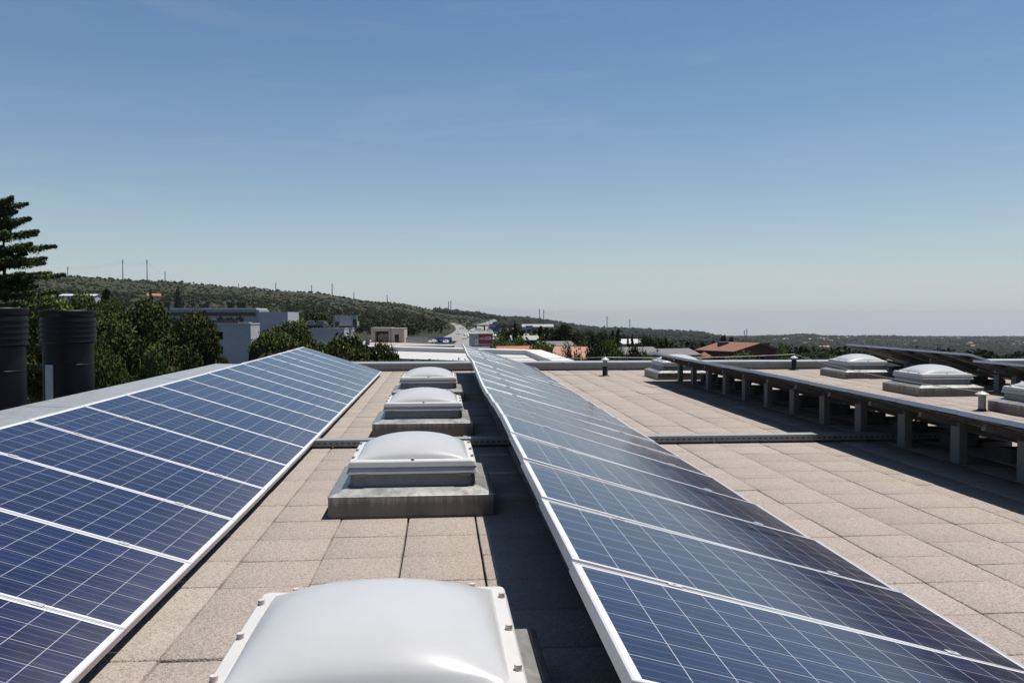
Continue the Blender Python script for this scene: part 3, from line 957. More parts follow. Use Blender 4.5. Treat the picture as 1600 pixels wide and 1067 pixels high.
def crown_mesh(blobs, nleaf, s, aspect=1.0, out=0.55):
    """blobs: array of (x,y,z,rx,ry,rz); leaf clumps fill the outer part of each"""
    blobs = np.array(blobs, float)
    wgt = (blobs[:, 3] * blobs[:, 5]); wgt /= wgt.sum()
    bi = rng.choice(len(blobs), nleaf, p=wgt)
    d = rng.normal(size=(nleaf, 3)); d /= np.linalg.norm(d, axis=1, keepdims=True)
    rr = 0.55 + 0.5 * rng.random((nleaf, 1)) ** 0.7
    # ragged surface
    rr *= 1 + 0.16 * np.sin(d[:, :1] * 7 + bi[:, None]) * np.cos(d[:, 2:] * 6 + bi[:, None] * 2)
    C = blobs[bi, :3] + d * rr * blobs[bi, 3:]
    bt = rng.random(len(blobs))
    V, F = leaves(C, d, s, aspect, out)
    t = np.clip(0.55 * bt[bi] + rng.normal(0.25, 0.18, nleaf), 0, 1)
    return V, F, t


def trunk_mb(h, r, limbs):
    m = MB()
    m.path([(0, 0, -0.02), (0.01, 0.005, h * 0.4), (-0.008, 0.01, h)], r, 9, 0, r * 0.5)
    for (x, y, z, z0) in limbs:
        m.path([(0, 0, z0), (x * 0.5, y * 0.5, (z0 + z) / 2 - 0.01), (x, y, z)], r * 0.42, 6, 0, r * 0.12)
    return m


def tree_proto(name, kind, leafmat, nleaf, s):
    """unit-height tree, origin at its foot"""
    root = empty(name, (0, 0, 0))
    bl, limbs = [], []
    if kind == 'pine':        # broad rounded crown on a short trunk
        for k in range(22):
            a = rng.uniform(0, 6.28); r = 0.33 * math.sqrt(rng.random()); z = 0.80 - 0.9 * r * r * 3 + rng.uniform(-0.12, 0.05)
            q_ = rng.uniform(0.10, 0.16); bl.append((r * math.cos(a), r * math.sin(a), z, q_, q_, q_ * 0.8))
        th = 0.6
        asp, out_ = 1.9, 0.45
    elif kind == 'broad':
        for k in range(18):
            a = rng.uniform(0, 6.28); r = 0.26 * math.sqrt(rng.random()); z = rng.uniform(0.34, 0.86)
            sc = 1 - abs(z - 0.55) * 0.9
            q_ = rng.uniform(0.10, 0.17); bl.append((r * sc * math.cos(a), r * sc * math.sin(a), z, q_, q_, q_))
        th = 0.45; asp, out_ = 1.0, 0.5
    elif kind == 'conifer':
        n = 26
        for k in range(n):
            z = 0.10 + 0.88 * k / n; rr = 0.20 * (1 - z) ** 0.8 + 0.012
            for j in range(3):
                a = rng.uniform(0, 6.28); bl.append((rr * 0.7 * math.cos(a), rr * 0.7 * math.sin(a), z + rng.uniform(-.02, .02), rr * 0.62 + .012, rr * 0.62 + .012, 0.030))
        th = 0.95; asp, out_ = 1.6, 0.35
    elif kind == 'bush':
        for k in range(16):
            a = rng.uniform(0, 6.28); r = 0.55 * math.sqrt(rng.random())
            q_ = rng.uniform(0.22, 0.36); bl.append((r * math.cos(a), r * math.sin(a), rng.uniform(0.25, 0.78), q_, q_, q_ * 0.8))
        th = 0.5; asp, out_ = 1.0, 0.5
    for k in range(5):
        b = bl[int(rng.integers(len(bl)))]
        limbs.append((b[0], b[1], b[2], th * rng.uniform(0.45, 0.9)))
    V, F, t = crown_mesh(bl, nleaf, s, asp, out_)
    topz = np.percentile(V[:, 2], 99.7); V[:, 2] /= topz; th /= topz
    limbs = [(x, y, z / topz, z0 / topz) for x, y, z, z0 in limbs]
    root['crown_w'] = float(np.percentile(np.abs(V[:, :2]), 98) * 2)
    trunk_mb(th, 0.022, limbs).build('trunk', M['bark'], root)
    np_mesh('crown', V, F, leafmat, root, tint=t)
    return root


PROT = {
 'pine': [tree_proto('pine_tree', 'pine', M['leaf_pine'], 40000, 0.0060) for _ in range(3)],
 'dense': [tree_proto('pine_tree', 'pine', M['leaf_pine'], 80000, 0.0052)],
 'broad': [tree_proto('leafy_tree', 'broad', M['leaf_broad'], 9000, 0.012) for _ in range(2)],
 'bright': [tree_proto('leafy_tree', 'broad', M['leaf_bright'], 8000, 0.012) for _ in range(1)],
 'dark': [tree_proto('dark_conifer', 'conifer', M['leaf_dark'], 4200, 0.016) for _ in range(2)],
 'darkbroad': [tree_proto('dark_tree', 'broad', M['leaf_dark'], 8000, 0.013) for _ in range(2)],
}
pused = {}


def plant(kind, px, py_top, zc, wpx, label, group=None, var=None):
    """a tree whose top shows at (px, py_top) and whose crown is wpx photo pixels wide"""
    P = at(px, py_top, zc)
    g = float(terrain(P[0], P[1]))
    h = P[2] - g
    wd = wpx * zc / FPX
    lst = PROT[kind]
    i = var if var is not None else int(rng.integers(len(lst)))
    p = lst[i]; base_w = p['crown_w']
    if (kind, i) not in pused: o = p; pused[(kind, i)] = 1
    else: o = copy_tree(p)
    o.location = (P[0], P[1], g)
    o.scale = (wd / base_w, wd / base_w, h)
    o.rotation_euler = (0, 0, rng.uniform(0, 6.28))
    tag(o, label, 'shrub' if kind == 'bush' else 'tree', group)
    return o


def cedar():
    zc = 48.0
    top = at(4, 306, zc); g = float(terrain(top[0], top[1]))
    o = empty('cedar_tree', (top[0], top[1], g), 0, 'tall dark cedar with tiered branches at the left edge of the picture', 'tree')
    H_ = top[2] - g
    t = MB(); t.path([(0, 0, -0.2), (0.05, 0, H_ * 0.5), (0, 0, H_ * 0.99)], 0.30, 10, 0, 0.02)
    Cs, Ns, Tt = [], [], []
    mpp = zc / FPX
    tiers = [(311, 35), (324, 20), (337, 45), (348, 26), (359, 56), (379, 78), (390, 34), (403, 74), (424, 84), (436, 50), (447, 84), (470, 90), (495, 95), (530, 100), (565, 100)]
    for (py, ln) in tiers:
        z0 = H_ - (py - 306) * mpp
        nb = 7
        a0 = rng.uniform(-0.25, 0.25)
        for k in range(nb):
            a = a0 + 2 * math.pi * k / nb + rng.normal(0, 0.12)
            L = ln * mpp * (1.0 if k == 0 else rng.uniform(0.55, 1.0))
            dz = rng.normal(0, 0.10)
            d = np.array([math.cos(a), math.sin(a), 0]); sd = np.array([-d[1], d[0], 0])
            pts = []
            for s_ in np.linspace(0, 1, 6):
                pts.append(d * L * s_ + np.array([0, 0, z0 + dz - 0.45 + 0.55 * s_ * 1.0 - 0.22 * s_ ** 3]))
            t.path(pts, 0.055, 5, 0, 0.008)
            n = int(260 + 420 * L)
            s_ = rng.random(n) ** 0.75
            wv = (0.08 + 0.34 * np.sin(np.clip(s_ * 1.12, 0, 1) * math.pi) ** 0.8) * L * 0.55
            lat = rng.uniform(-1, 1, n) * wv
            C = d[None] * (L * s_ * 1.02)[:, None] + sd[None] * lat[:, None]
            C[:, 2] = z0 + dz - 0.45 + 0.55 * s_ - 0.22 * s_ ** 3 - np.abs(lat) * 0.15 + rng.normal(0.0, 0.045, n) - 0.26 * rng.random(n) ** 3.0 * np.sin(np.clip(s_, 0, 1) * math.pi)
            Cs.append(C); Ns.append(np.tile([0, 0, 1.0], (n, 1))); Tt.append(np.clip(rng.normal(0.45, 0.22, n), 0, 1))
    t.build('trunk', M['bark'], o)
    C = np.concatenate(Cs); N_ = np.concatenate(Ns)
    V, F = leaves(C, N_, 0.032, 2.4, 0.45)
    np_mesh('crown', V, F, M['leaf_cedar'], o, tint=np.concatenate(Tt))


cedar()
PT = 'dark pine trees behind the ducts and left parapet'
for (kind, px, py, zc, wpx, lab) in [
    ('pine', 285, 494, 50, 118, 'rounded dark pine whose crown meets the pale grey building on the left'),
    ('pine', 246, 484, 57, 110, 'dark pine between the two biggest rounded pines'),
    ('pine', 205, 474, 54, 130, 'biggest rounded dark pine, directly right of the ducts'),
    ('pine', 165, 535, 36, 90, 'lower pine crown close beside the right hand duct'),
    ('pine', 250, 545, 38, 110, 'low pine crown just above the left parapet'),
    ('pine', 55, 468, 58, 120, 'dark pine rising between the two ducts'),
    ('pine', 110, 462, 75, 100, 'dark pine showing above the right hand duct'),
    ('pine', -20, 470, 60, 130, 'dark pine behind the duct at the left edge'),
    ('pine', 130, 462, 190, 44, 'dark tree below the long pale roof above the ducts'),
    ('pine', 160, 463, 170, 40, 'dark tree right of the long pale roof above the ducts'),
    ('pine', 165, 470, 90, 80, 'smaller pine behind the biggest rounded pine'),
    ('dark', 166, 455, 95, 42, 'narrow dark conifer standing above the rounded pines'),
    ('bright', 60, 455, 64, 95, 'lighter green tree below the branches of the cedar'),
    ('bright', 97, 470, 70, 60, 'small yellow green tree right of the cedar'),
    ('pine', 438, 505, 82, 100, 'round dark tree standing in front of the pale grey building'),
    ('pine', 478, 531, 78, 60, 'low dark tree right of the round one in front of the grey block'),
    ('pine', 398, 543, 84, 20, 'small dark bush at the corner of the pale grey building'),
    ('pine', 520, 541, 70, 60, 'low dark tree peeping over the far end of the left panel row'),
    ('dense', 566, 536, 27.5, 190, 'dense dark tree just beyond the far parapet'),
    ('dense', 606, 546, 28, 100, 'dense dark tree beyond the far parapet beside the white roof'),
    ('dense', 512, 546, 29, 150, 'low dense tree behind the end of the left panel row'),
    ('pine', 340, 560, 70, 40, 'small low tree at the corner of the left parapet'),
]:
    plant(kind, px, py, zc, wpx, lab)
RT = [
    ('dark', 805, 505, 190, 17, 'slender dark conifer rising just right of the red sign'),
    ('dark', 845, 511, 170, 22, 'dark conifer behind the orange roofed house'),
    ('dark', 856, 516, 190, 20, 'dark conifer right of the one behind the orange roof'),
    ('darkbroad', 880, 507, 170, 38, 'tall dark tree behind the pink tiled roof'),
    ('darkbroad', 868, 517, 175, 30, 'dark rounded tree left of the tall one behind the pink roof'),
    ('darkbroad', 900, 519, 170, 30, 'dark rounded tree above the pink tiled roof'),
    ('darkbroad', 922, 516, 165, 32, 'dark domed tree between the pink roof and the vent pipe'),
    ('dark', 925, 526, 78, 20, 'spiky dark green tree just left of the vent pipe'),
    ('darkbroad', 940, 518, 175, 24, 'dark tree above the vent pipe'),
    ('dark', 957, 518, 160, 18, 'dark conifer right above the vent pipe'),
    ('dark', 966, 514, 150, 16, 'tallest slim conifer between the vent pipe and white house'),
    ('dark', 981, 528, 140, 9, 'slim cypress, left one of the pair before the white house'),
    ('dark', 988, 524, 145, 11, 'slim cypress, right one of the pair before the white house'),
    ('darkbroad', 1012, 525, 160, 40, 'broad dark tree right of the white house'),
    ('darkbroad', 1028, 530, 175, 30, 'dark tree behind the first grey tiled roof'),
    ('dark', 1041, 531, 190, 14, 'dark conifer left of the pair beside the red brick house'),
    ('dark', 1048, 536, 190, 12, 'small dark conifer beside the grey tiled roofs'),
    ('dark', 1098, 535, 170, 12, 'thin dark conifer above the second grey tiled roof'),
    ('dark', 1112, 537, 180, 10, 'small conifer just left of the red brick house'),
    ('darkbroad', 1130, 524, 260, 12, 'dark tree rising behind the black box on the brown roof'),
    ('darkbroad', 1142, 526, 260, 11, 'second dark tree behind the brown roof, right of the black box'),
    ('broad', 788, 527, 150, 40, 'green tree directly right of the red sign'),
    ('broad', 775, 538, 120, 22, 'small green tree under the red sign'),
    ('broad', 812, 526, 160, 26, 'green tree between conifers right of the red sign'),
    ('broad', 850, 533, 80, 52, 'leafy tree between the orange and pink roofs'),
    ('bright', 862, 545, 62, 40, 'light green shrub like tree at the corner of the white roof'),
    ('bright', 838, 540, 74, 36, 'light green tree right of the orange roof'),
    ('broad', 878, 540, 60, 30, 'green tree left of the pink tiled roof'),
    ('darkbroad', 888, 545, 54, 20, 'dark bushy tree covering the left end of the pink roof'),
    ('broad', 912, 532, 72, 40, 'green tree right of the pink tiled roof'),
    ('darkbroad', 932, 540, 60, 46, 'dense dark green tree left of the vent pipe'),
    ('bright', 948, 530, 66, 34, 'yellow green topped tree right behind the vent pipe'),
    ('broad', 962, 538, 58, 40, 'green tree right of the vent pipe above the wire'),
    ('darkbroad', 985, 543, 56, 44, 'dark green tree right of the vent pipe near the parapet'),
    ('broad', 1008, 548, 58, 40, 'green tree beyond the parapet left of the half hidden skylight'),
    ('broad', 905, 552, 48, 40, 'low green tree at the parapet below the pink roof'),
    ('darkbroad', 1030, 553, 60, 40, 'dark shrub like tree behind the half hidden skylight'),
    ('bright', 1222, 538, 105, 30, 'bright green tree at the right end of the red brick house'),
    ('broad', 1150, 551, 95, 66, 'dark green tree hiding the lower left wall of the red house'),
    ('dark', 1252, 542, 210, 18, 'conifer right of the bright tree beside the red house'),
    ('darkbroad', 1285, 549, 200, 46, 'dark tree above the parapet left of the right hand skylight'),
    ('darkbroad', 1262, 552, 190, 40, 'dark tree right of the bright tree beyond the parapet'),
    ('dark', 1300, 546, 220, 14, 'small conifer just left of the right hand skylight'),
    ('broad', 1255, 560, 120, 50, 'low green tree behind the parapet right of the red house'),
    ('broad', 1310, 558, 150, 50, 'low green tree behind the skylight nearest the far parapet'),
    ('bright', 460, 491, 185, 40, 'light green tree behind the grey block roof with parked cars'),
    ('darkbroad', 490, 488, 190, 50, 'dark green tree behind the parked cars on the roof'),
    ('bright', 412, 477, 215, 26, 'light green tree behind the white box on the left building'),
    ('dark', 278, 449, 560, 14, 'dark tree right of the orange roofed farmhouse'),
    ('dark', 235, 452, 560, 10, 'dark conifer left of the orange roofed farmhouse'),
]
for (kind, px, py, zc, wpx, lab) in RT: plant(kind, px, py, zc, wpx, lab)

# clipped hedge in the yard beyond the far parapet
bl = []
for t in np.linspace(0, 1, 60):
    P = at(540 + 190 * t, 564, 24.5)
    bl.append((P[0], P[1], P[2] - 0.42 + rng.normal(0, 0.012), 0.20, 0.3, 0.42))
he = empty('hedge', tuple(at(630, 564, 24.5) * np.array([1, 1, 0]) + np.array([0, 0, -9])), 0, 'long clipped green hedge just beyond the far parapet', 'hedge')
V, F, t = crown_mesh(bl, 26000, 0.026)
off = np.array(he.location)
np_mesh('crown', V - off, F, M['leaf_pine'], he, tint=t)
mb = MB(); a = at(540, 564, 24.5) - off; b = at(730, 564, 24.5) - off
mb.path([(a[0], a[1], a[2] - 0.4), (b[0], b[1], b[2] - 0.4)], 0.10, 6)
for t_ in np.linspace(0, 1, 9):
    mb.path([(a[0] + (b[0] - a[0]) * t_, a[1] + (b[1] - a[1]) * t_, 0.0), (a[0] + (b[0] - a[0]) * t_, a[1] + (b[1] - a[1]) * t_, a[2] - 0.3)], 0.06, 5)
mb.build('stem', M['bark'], he)

# ------------------------------------------------------------------ white roofed neighbour beyond the far parapet
def poly_prism(mb, pts, z0, z1, mi=0):
    n = len(pts)
    vs = [(x, y, z0) for x, y in pts] + [(x, y, z1) for x, y in pts]
    mb.add(vs, [tuple(range(n, 2 * n))] + [(k, (k + 1) % n, n + (k + 1) % n, n + k) for k in range(n)], mi)
    return mb


wr = empty('white_roof_building', (0, 38, -9.2), 0, 'low building with a white flat roof and thick white parapets beyond our roof', 'building')
offw = Vector((0, -38, 9.2))
BR, BL, FL, FR = (4.75, 39.9), (-5.6, 48.5), (-5.6, 35.0), (4.75, 27.0)


def inset_pts(pts, d):
    c = Vector((sum(p[0] for p in pts) / len(pts), sum(p[1] for p in pts) / len(pts)))
    res = []
    n = len(pts)
    for k in range(n):
        p = Vector(pts[k]); a = (Vector(pts[k - 1]) - p).normalized(); b = (Vector(pts[(k + 1) % n]) - p).normalized()
        s = abs(a.x * b.y - a.y * b.x)
        res.append(tuple(p + (a + b) * d / s))
    return res


PTS = [FR, BR, BL, FL]
m = MB(); poly_prism(m, PTS, 0.0, 8.55); m.build('wall', M['white_wall'], wr).location = Vector((0, -38, 0))
m = MB(); I1 = inset_pts(PTS, 0.75)
m.add([(x, y, 8.93) for x, y in I1], [(0, 1, 2, 3)]); m.build('roof', M['white_roof'], wr).location = Vector((0, -38, 0))
m = MB()
O0 = inset_pts(PTS, -0.06); I0 = inset_pts(PTS, 0.70)
vs = [(x, y, 8.35) for x, y in O0] + [(x, y, 9.17) for x, y in O0] + [(x, y, 9.15) for x, y in I0] + [(x, y, 8.40) for x, y in I0]
fs = []
for k in range(4):
    k2 = (k + 1) % 4
    for a in range(3): fs.append((a * 4 + k, a * 4 + k2, (a + 1) * 4 + k2, (a + 1) * 4 + k))
m.add(vs, fs); m.build('parapet', M['white_wall'], wr).location = Vector((0, -38, 0))
# black canopy beyond it
cp = empty('canopy', tuple(at(663, 540, 75.0) * np.array([1, 1, 0]) + np.array([0, 0, -9.2])), -YAW, 'thin black flat canopy beyond the white roof', 'canopy')
zt = at(663, 540, 75.0)[2] + 9.2
m = MB(); m.box(-2.55, 2.55, -1.2, 2.6, zt - 0.22, zt); m.build('canopy_roof', M['equip'], cp)
m = MB(); m.box(-2.65, 2.65, -1.3, 2.7, zt + 0.004, zt + 0.03); m.build('roof_sheet', M['roof_grey'], cp)
for sx in (-2.3, 2.3):
    for sy in (-1, 2.4):
        m = MB(); m.box(sx - 0.07, sx + 0.07, sy - 0.07, sy + 0.07, 0, zt - 0.225); m.build('post', M['post'], cp)

# ------------------------------------------------------------------ buildings on the left
def bld(name, px0, px1, zc, label, cat='building', yaw=0.0):
    """empty at ground under the left end of a facade; returns (empty, metres per pixel, ground z)"""
    P = at(px0, 540, zc); g = float(terrain(P[0], P[1]))
    g = min(g, float(terrain(*at(px1, 540, zc)[:2]))) - 0.3
    o = empty(name, (P[0], P[1], g), -YAW + yaw, label, cat)
    return o, zc / FPX, g


def H(py, zc, g): return CAMH - (py - 497) * zc / FPX - g      # local height of a photo row on a facade at depth zc


# B1: long pale grey block with roof plant
zc = 112.0
o, k, g = bld('office_building', 225, 392, zc, 'long pale grey building with strip windows and a roof crowded with dark vents')
L = (392 - 225) * k
h0, hw0, hw1, hw2, hw3 = H(507, zc, g), H(531, zc, g), H(518, zc, g), H(553, zc, g), H(541, zc, g)
xw0, xw1 = (318 - 225) * k, (349 - 225) * k
m = MB()
m.box(0, xw0, 0, 4, 0, h0); m.box(xw1, L, 0, 4, 0, h0)
m.box(xw0, xw1, 0, 4, hw1, h0); m.box(xw0, xw1, 0, 4, hw3, hw0); m.box(xw0, xw1, 0, 4, 0, hw2)
m.build('wall', M['wall_lav'], o)
for za, zb in ((hw0, hw1), (hw2, hw3)):
    f = MB(); f.box(xw0 + .01, xw0 + .08, 0.10, 0.2, za + .01, zb - .01); f.box(xw1 - .08, xw1 - .01, 0.10, 0.2, za + .01, zb - .01); f.box(xw0 + .08, xw1 - .08, 0.1, 0.2, za + .01, za + .07); f.box(xw0 + .08, xw1 - .08, 0.1, 0.2, zb - .07, zb - .01)
    f.box((xw0 + xw1) / 2 - .03, (xw0 + xw1) / 2 + .03, 0.1, 0.2, za + .07, zb - .07)
    fo = f.build('window', M['equip_grey'], o)
    p = MB(); p.box(xw0 + .012, xw1 - .012, 0.22, 0.26, za + .012, zb - .012); p.build('pane', M['window'], fo)
m = MB(); m.box(-0.1, L + 0.05, -0.08, 0.5, h0 + .003, h0 + 0.16); m.box(L - 0.4, L + 0.05, 0.5, 4, h0 + .003, h0 + .16); m.build('coping', M['white_wall'], o)
m = MB(); m.box(0.1, (370 - 225) * k, 0.7, 1.1, h0 + .17, h0 + .62); m.build('dark_upstand', M['equip'], o)
m = MB(); m.box(0.1, L - 0.5, 0.55, 3.9, h0 + .002, h0 + 0.05); m.build('roof', M['roof_grey'], o)
# upper tier behind, with its own pale roof edge
z2 = 140.0
def lx(px, z): return (px - 800) * z / FPX - (225 - 800) * zc / FPX
yb = z2 - zc
hU = H(484, z2, g)
m = MB(); m.box(lx(235, z2), lx(405, z2), yb, yb + 6, 0, hU); m.build('upper_wing', M['equip_grey'], o)
m = MB(); m.box(lx(235, z2) - .2, lx(402, z2), yb - .4, yb + 6, hU + .003, hU + .28); m.build('upper_roof', M['metal_roof'], o)
m = MB(); m.box(lx(405, z2 - 4) + .01, lx(450, z2 - 4), yb - 4, yb + 3, 0, H(487.5, z2 - 4, g)); m.build('stair_block', M['wall_lav'], o)
m = MB(); m.box(lx(245, z2), lx(400, z2), yb - .35, yb - .003, H(493, z2, g), H(488, z2, g)); m.build('clerestory', M['window'], o)
m = MB(); m.box(lx(262, 126), lx(372, 126), 126 - zc, 127.5 - zc, 0, H(498.5, 126, g)); m.box(lx(262, 126), lx(395, 126), 124 - zc, 126 - zc - .003, 0, H(503, 124, g)); m.build('middle_wing', M['equip_grey'], o)
for px in (238, 247, 262, 284, 302, 317, 324, 359, 362, 375, 382, 221):
    m = MB(); s = rng.uniform(0.38, 0.6); x_ = lx(px, z2 + 1); z_ = hU + .285
    hh = rng.uniform(0.6, 1.15)
    m.box(x_ - s * .7, x_ + s * .7, yb + 1, yb + 1 + 2 * s, z_, z_ + hh * .6); m.box(x_ - s, x_ + s, yb + .9, yb + 1.1 + 2 * s, z_ + hh * .6 + .003, z_ + hh)
    m.build('roof_vent', M['black'], o)
for px in (266, 273, 298, 307, 311, 324, 345, 356, 362, 376):
    m = MB(); s = rng.uniform(0.32, 0.5); x_ = lx(px, 124.8); hh = rng.uniform(0.6, 1.0); z_ = H(503, 124, g) + .004
    m.box(x_ - s * 1.2, x_ + s * 1.2, 124.4 - zc, 125.4 - zc, z_, z_ + hh * .7); m.tube((x_, 124.8 - zc, z_ + hh * .7 + .003), (x_, 124.8 - zc, z_ + hh), 0.2, n=10)
    m.build('roof_unit', M['black'], o)

# B2: pale block with roof-top car park and chiller
zc = 150.0
o, k, g = bld('car_park_building', 440, 538, zc, 'pale lavender grey block with cars parked on its roof')
L = (538 - 440) * k
h1 = H(514, zc, g)
m = MB(); m.box(0, L, 0, 9.5, 0, h1); m.build('wall', M['wall_lav'], o)
m = MB(); m.box(-.05, L + .05, -.06, .35, h1 + .003, h1 + .13); m.box(L - .3, L + .05, .35, 9.5, h1 + .003, h1 + .13); m.build('coping', M['white_wall'], o)
m = MB(); m.box(0.1, L - .35, .4, 9.4, h1 + .002, h1 + .03); m.build('roof', M['roof_grey'], o)
b2 = (o, k, g, h1)
ch = empty('chiller_unit', tuple(Matrix.Translation(o.location) @ Matrix.Rotation(-YAW, 4, 'Z') @ Vector(((513 - 440) * k, 4.5, h1 + .03))), -YAW, 'big grey air handling unit on the roof beside the parked cars', 'roof unit')
wch = (551 - 513) * k; hch = (515 - 493.5) * k
m = MB(); m.box(0.1, wch - .1, 0.2, 2.5, .5, hch * .55); m.box(0.2, wch - .3, .3, 2.4, hch * .55 + .003, hch * .98); m.build('casing', M['equip_grey'], ch)
m = MB(); m.box(0.0, wch, 0.1, 2.6, hch * .983, hch); m.build('top_plate', M['strip'], ch)
for x_ in (0.05, 0.9, wch - .9, wch - .05):
    m = MB(); m.box(x_ - .05, x_ + .05, .1, .2, 0, hch * .983); m.build('leg', M['equip_grey'], ch)
m = MB(); m.box(0.25, 1.0, .05, .19, .55, hch * .5); m.box(wch - .8, wch - .15, .05, .19, .55, hch * .7); m.build('louvre', M['equip'], ch)

# B3: beige garage with open front
P = gpx(606, 536, 200); zc = float(P @ FH)
o, k, g = bld('garage_building', 580, 632, zc, 'small beige flat roofed building with a wide dark opening on the forecourt')
L = (632 - 580) * k; hh = H(513, zc, g); a, b = (586 - 580) * k, (607 - 580) * k; ho = H(517.5, zc, g); hb = H(530, zc, g)
m = MB(); m.box(0, a, 0, 8, 0, hh); m.box(b, L * .60, 0, 8, 0, hh); m.box(a, b, 0, 8, ho, hh); m.box(a, b, 4, 8, 0, ho)
m.box(L * .60 + .01, L, -.6, 8, 0, hh - .1); m.build('wall', M['wall_beige'], o)
m = MB(); m.box(a + .02, b - .02, 3.7, 3.98, 0, ho - .02); m.build('opening', M['equip'], o)
m = MB()
for i in range(6):
    x_ = a + .6 + i * (b - a - 1.2) / 6
    m.box(x_, x_ + .5, 3.5, 3.69, 0.8 + .3 * (i % 2), ho * .72 + .2 * (i % 3))
m.build('display', M['white_wall'], o)
m = MB(); m.box(L * .72, L * .84, -.65, -.605, 0, ho * .75); m.build('door', M['window'], o)
m = MB(); m.box(-.2, L * .60, -.2, 8.1, hh + .003, hh + .25); m.box(L * .60 + .01, L + .1, -.8, 8.1, hh - .097, hh + .1); m.build('roof', M['white_roof'], o)
# pale fence to its right
zf_ = zc * 1.0
o, k, g = bld('fence', 634, 669, zc, 'grey panel fence right of the small beige building', 'fence')
m = MB()
for i in range(12):
    x_ = i * 35 * k / 12; m.box(x_ + .03, x_ + 35 * k / 12 - .03, 0.02 * (i % 2), .08 + .02 * (i % 2), 0, H(527, zc, g))
m.build('fence_panel', M['equip_grey'], o)
# forecourt as a sheet on the ground
def sheet(name, pxs, mat, label, lift=0.25, zmin=150):
    pts = [gpx(px, py, zmin) for px, py in pxs]
    c = np.mean(pts, 0)
    pts2 = []
    n = len(pts)
    for i in range(n):
        for t in np.linspace(0, 1, 8, endpoint=False):
            p = pts[i] * (1 - t) + pts[(i + 1) % n] * t; p[2] = float(terrain(p[0], p[1])) + lift; pts2.append(p)
    rings = []
    nn = len(pts2)
    V = []
    for s in (1, .75, .5, .25):
        for p in pts2:
            q_ = c + (p - c) * s; q_[2] = float(terrain(q_[0], q_[1])) + lift; V.append(q_)
    V.append(np.array([c[0], c[1], float(terrain(c[0], c[1])) + lift]))
    m = MB()
    fs = [(r * nn + i, r * nn + (i + 1) % nn, (r + 1) * nn + (i + 1) % nn, (r + 1) * nn + i) for r in range(3) for i in range(nn)]
    fs += [(3 * nn + i, 3 * nn + (i + 1) % nn, 4 * nn) for i in range(nn)]
    m.add(V, fs)
    return tag(m.build(name, mat), label, name.replace('_', ' '), kind='structure')


sheet('forecourt', [(552, 537), (578, 532), (640, 533), (700, 541), (728, 548), (640, 548), (556, 545)], M['paved'], 'sunlit beige forecourt in front of the small beige building')
sheet('car_park', [(738, 517), (768, 516), (772, 521), (772, 527), (764, 530), (740, 522)], M['asphalt'], 'pale paved area behind the red sign')


def road(name, pxs, width, label, lift=0.35, zmin=200):
    g = np.array([gpx(px, py, zmin) for px, py in pxs])
    # smooth resample
    s = np.concatenate([[0], np.cumsum(np.linalg.norm(np.diff(g[:, :2], axis=0), axis=1))])
    u = np.linspace(0, s[-1], max(30, int(s[-1] / 12)))
    x, y = np.interp(u, s, g[:, 0]), np.interp(u, s, g[:, 1])
    for _ in range(6):
        x[1:-1] = (x[:-2] + 2 * x[1:-1] + x[2:]) / 4; y[1:-1] = (y[:-2] + 2 * y[1:-1] + y[2:]) / 4
    tx, ty = np.gradient(x), np.gradient(y); l = np.hypot(tx, ty) + 1e-6
    nx, ny = -ty / l, tx / l
    m = MB(); vs = []
    for o_ in (-0.5, -0.25, 0, 0.25, 0.5):
        xx, yy = x + nx * width * o_, y + ny * width * o_
        zz = np.maximum(terrain(xx, yy), terrain(x, y)) + lift
        vs += list(zip(xx, yy, zz))
    n = len(x)
    m.add(vs, [(r * n + i, r * n + i + 1, (r + 1) * n + i + 1, (r + 1) * n + i) for r in range(4) for i in range(n - 1)])
    tag(m.build(name, M['asphalt']), label, 'road', kind='structure')
    return np.stack([x, y], 1)


ROADS = [
    road('slip_road', [(704, 505), (712, 507.5), (718, 511), (722, 516), (719, 521), (712, 526), (706, 530), (700, 534)], 9, 'curving pale slip road climbing behind the blue sign'),
    road('motorway', [(735, 545), (742, 528), (748, 517), (756, 509.5), (766, 504.5), (772, 501), (769, 499)], 13, 'pale motorway running away into the hills'),
    road('link_road', [(748, 509), (760, 507), (774, 503.5), (784, 501.5)], 11, 'pale road branching right off the motorway'),
    road('side_road', [(799, 513.5), (790, 517), (786, 520), (789, 525), (793, 529)], 7, 'pale side road curving behind the green trees'),
]

# ------------------------------------------------------------------ signs
P = gpx(692, 538, 200); zc = float(P @ FH); k = zc / FPX
o, k, g = bld('road_sign', 678, 706, zc, 'long blue motorway sign beside the slip road', 'sign')
L = 28 * k; a, b = H(535.5, zc, g), H(527, zc, g)
m = MB(); m.box(0, L, -.12, 0, a, b); m.build('board', M['sign_blue'], o)
m = MB()
for (u, v, l_) in ((.32, .55, .26), (.36, .35, .2)):
    m.box(L * u, L * (u + l_), -.14, -.122, a + (b - a) * v, a + (b - a) * (v + .08))
m.build('lettering', M['sign_white'], o)
for u in (.1, .5, .9):
    m = MB(); m.box(L * u - .12, L * u + .12, .003, .2, 0, b - .1); m.build('post', M['pole'], o)

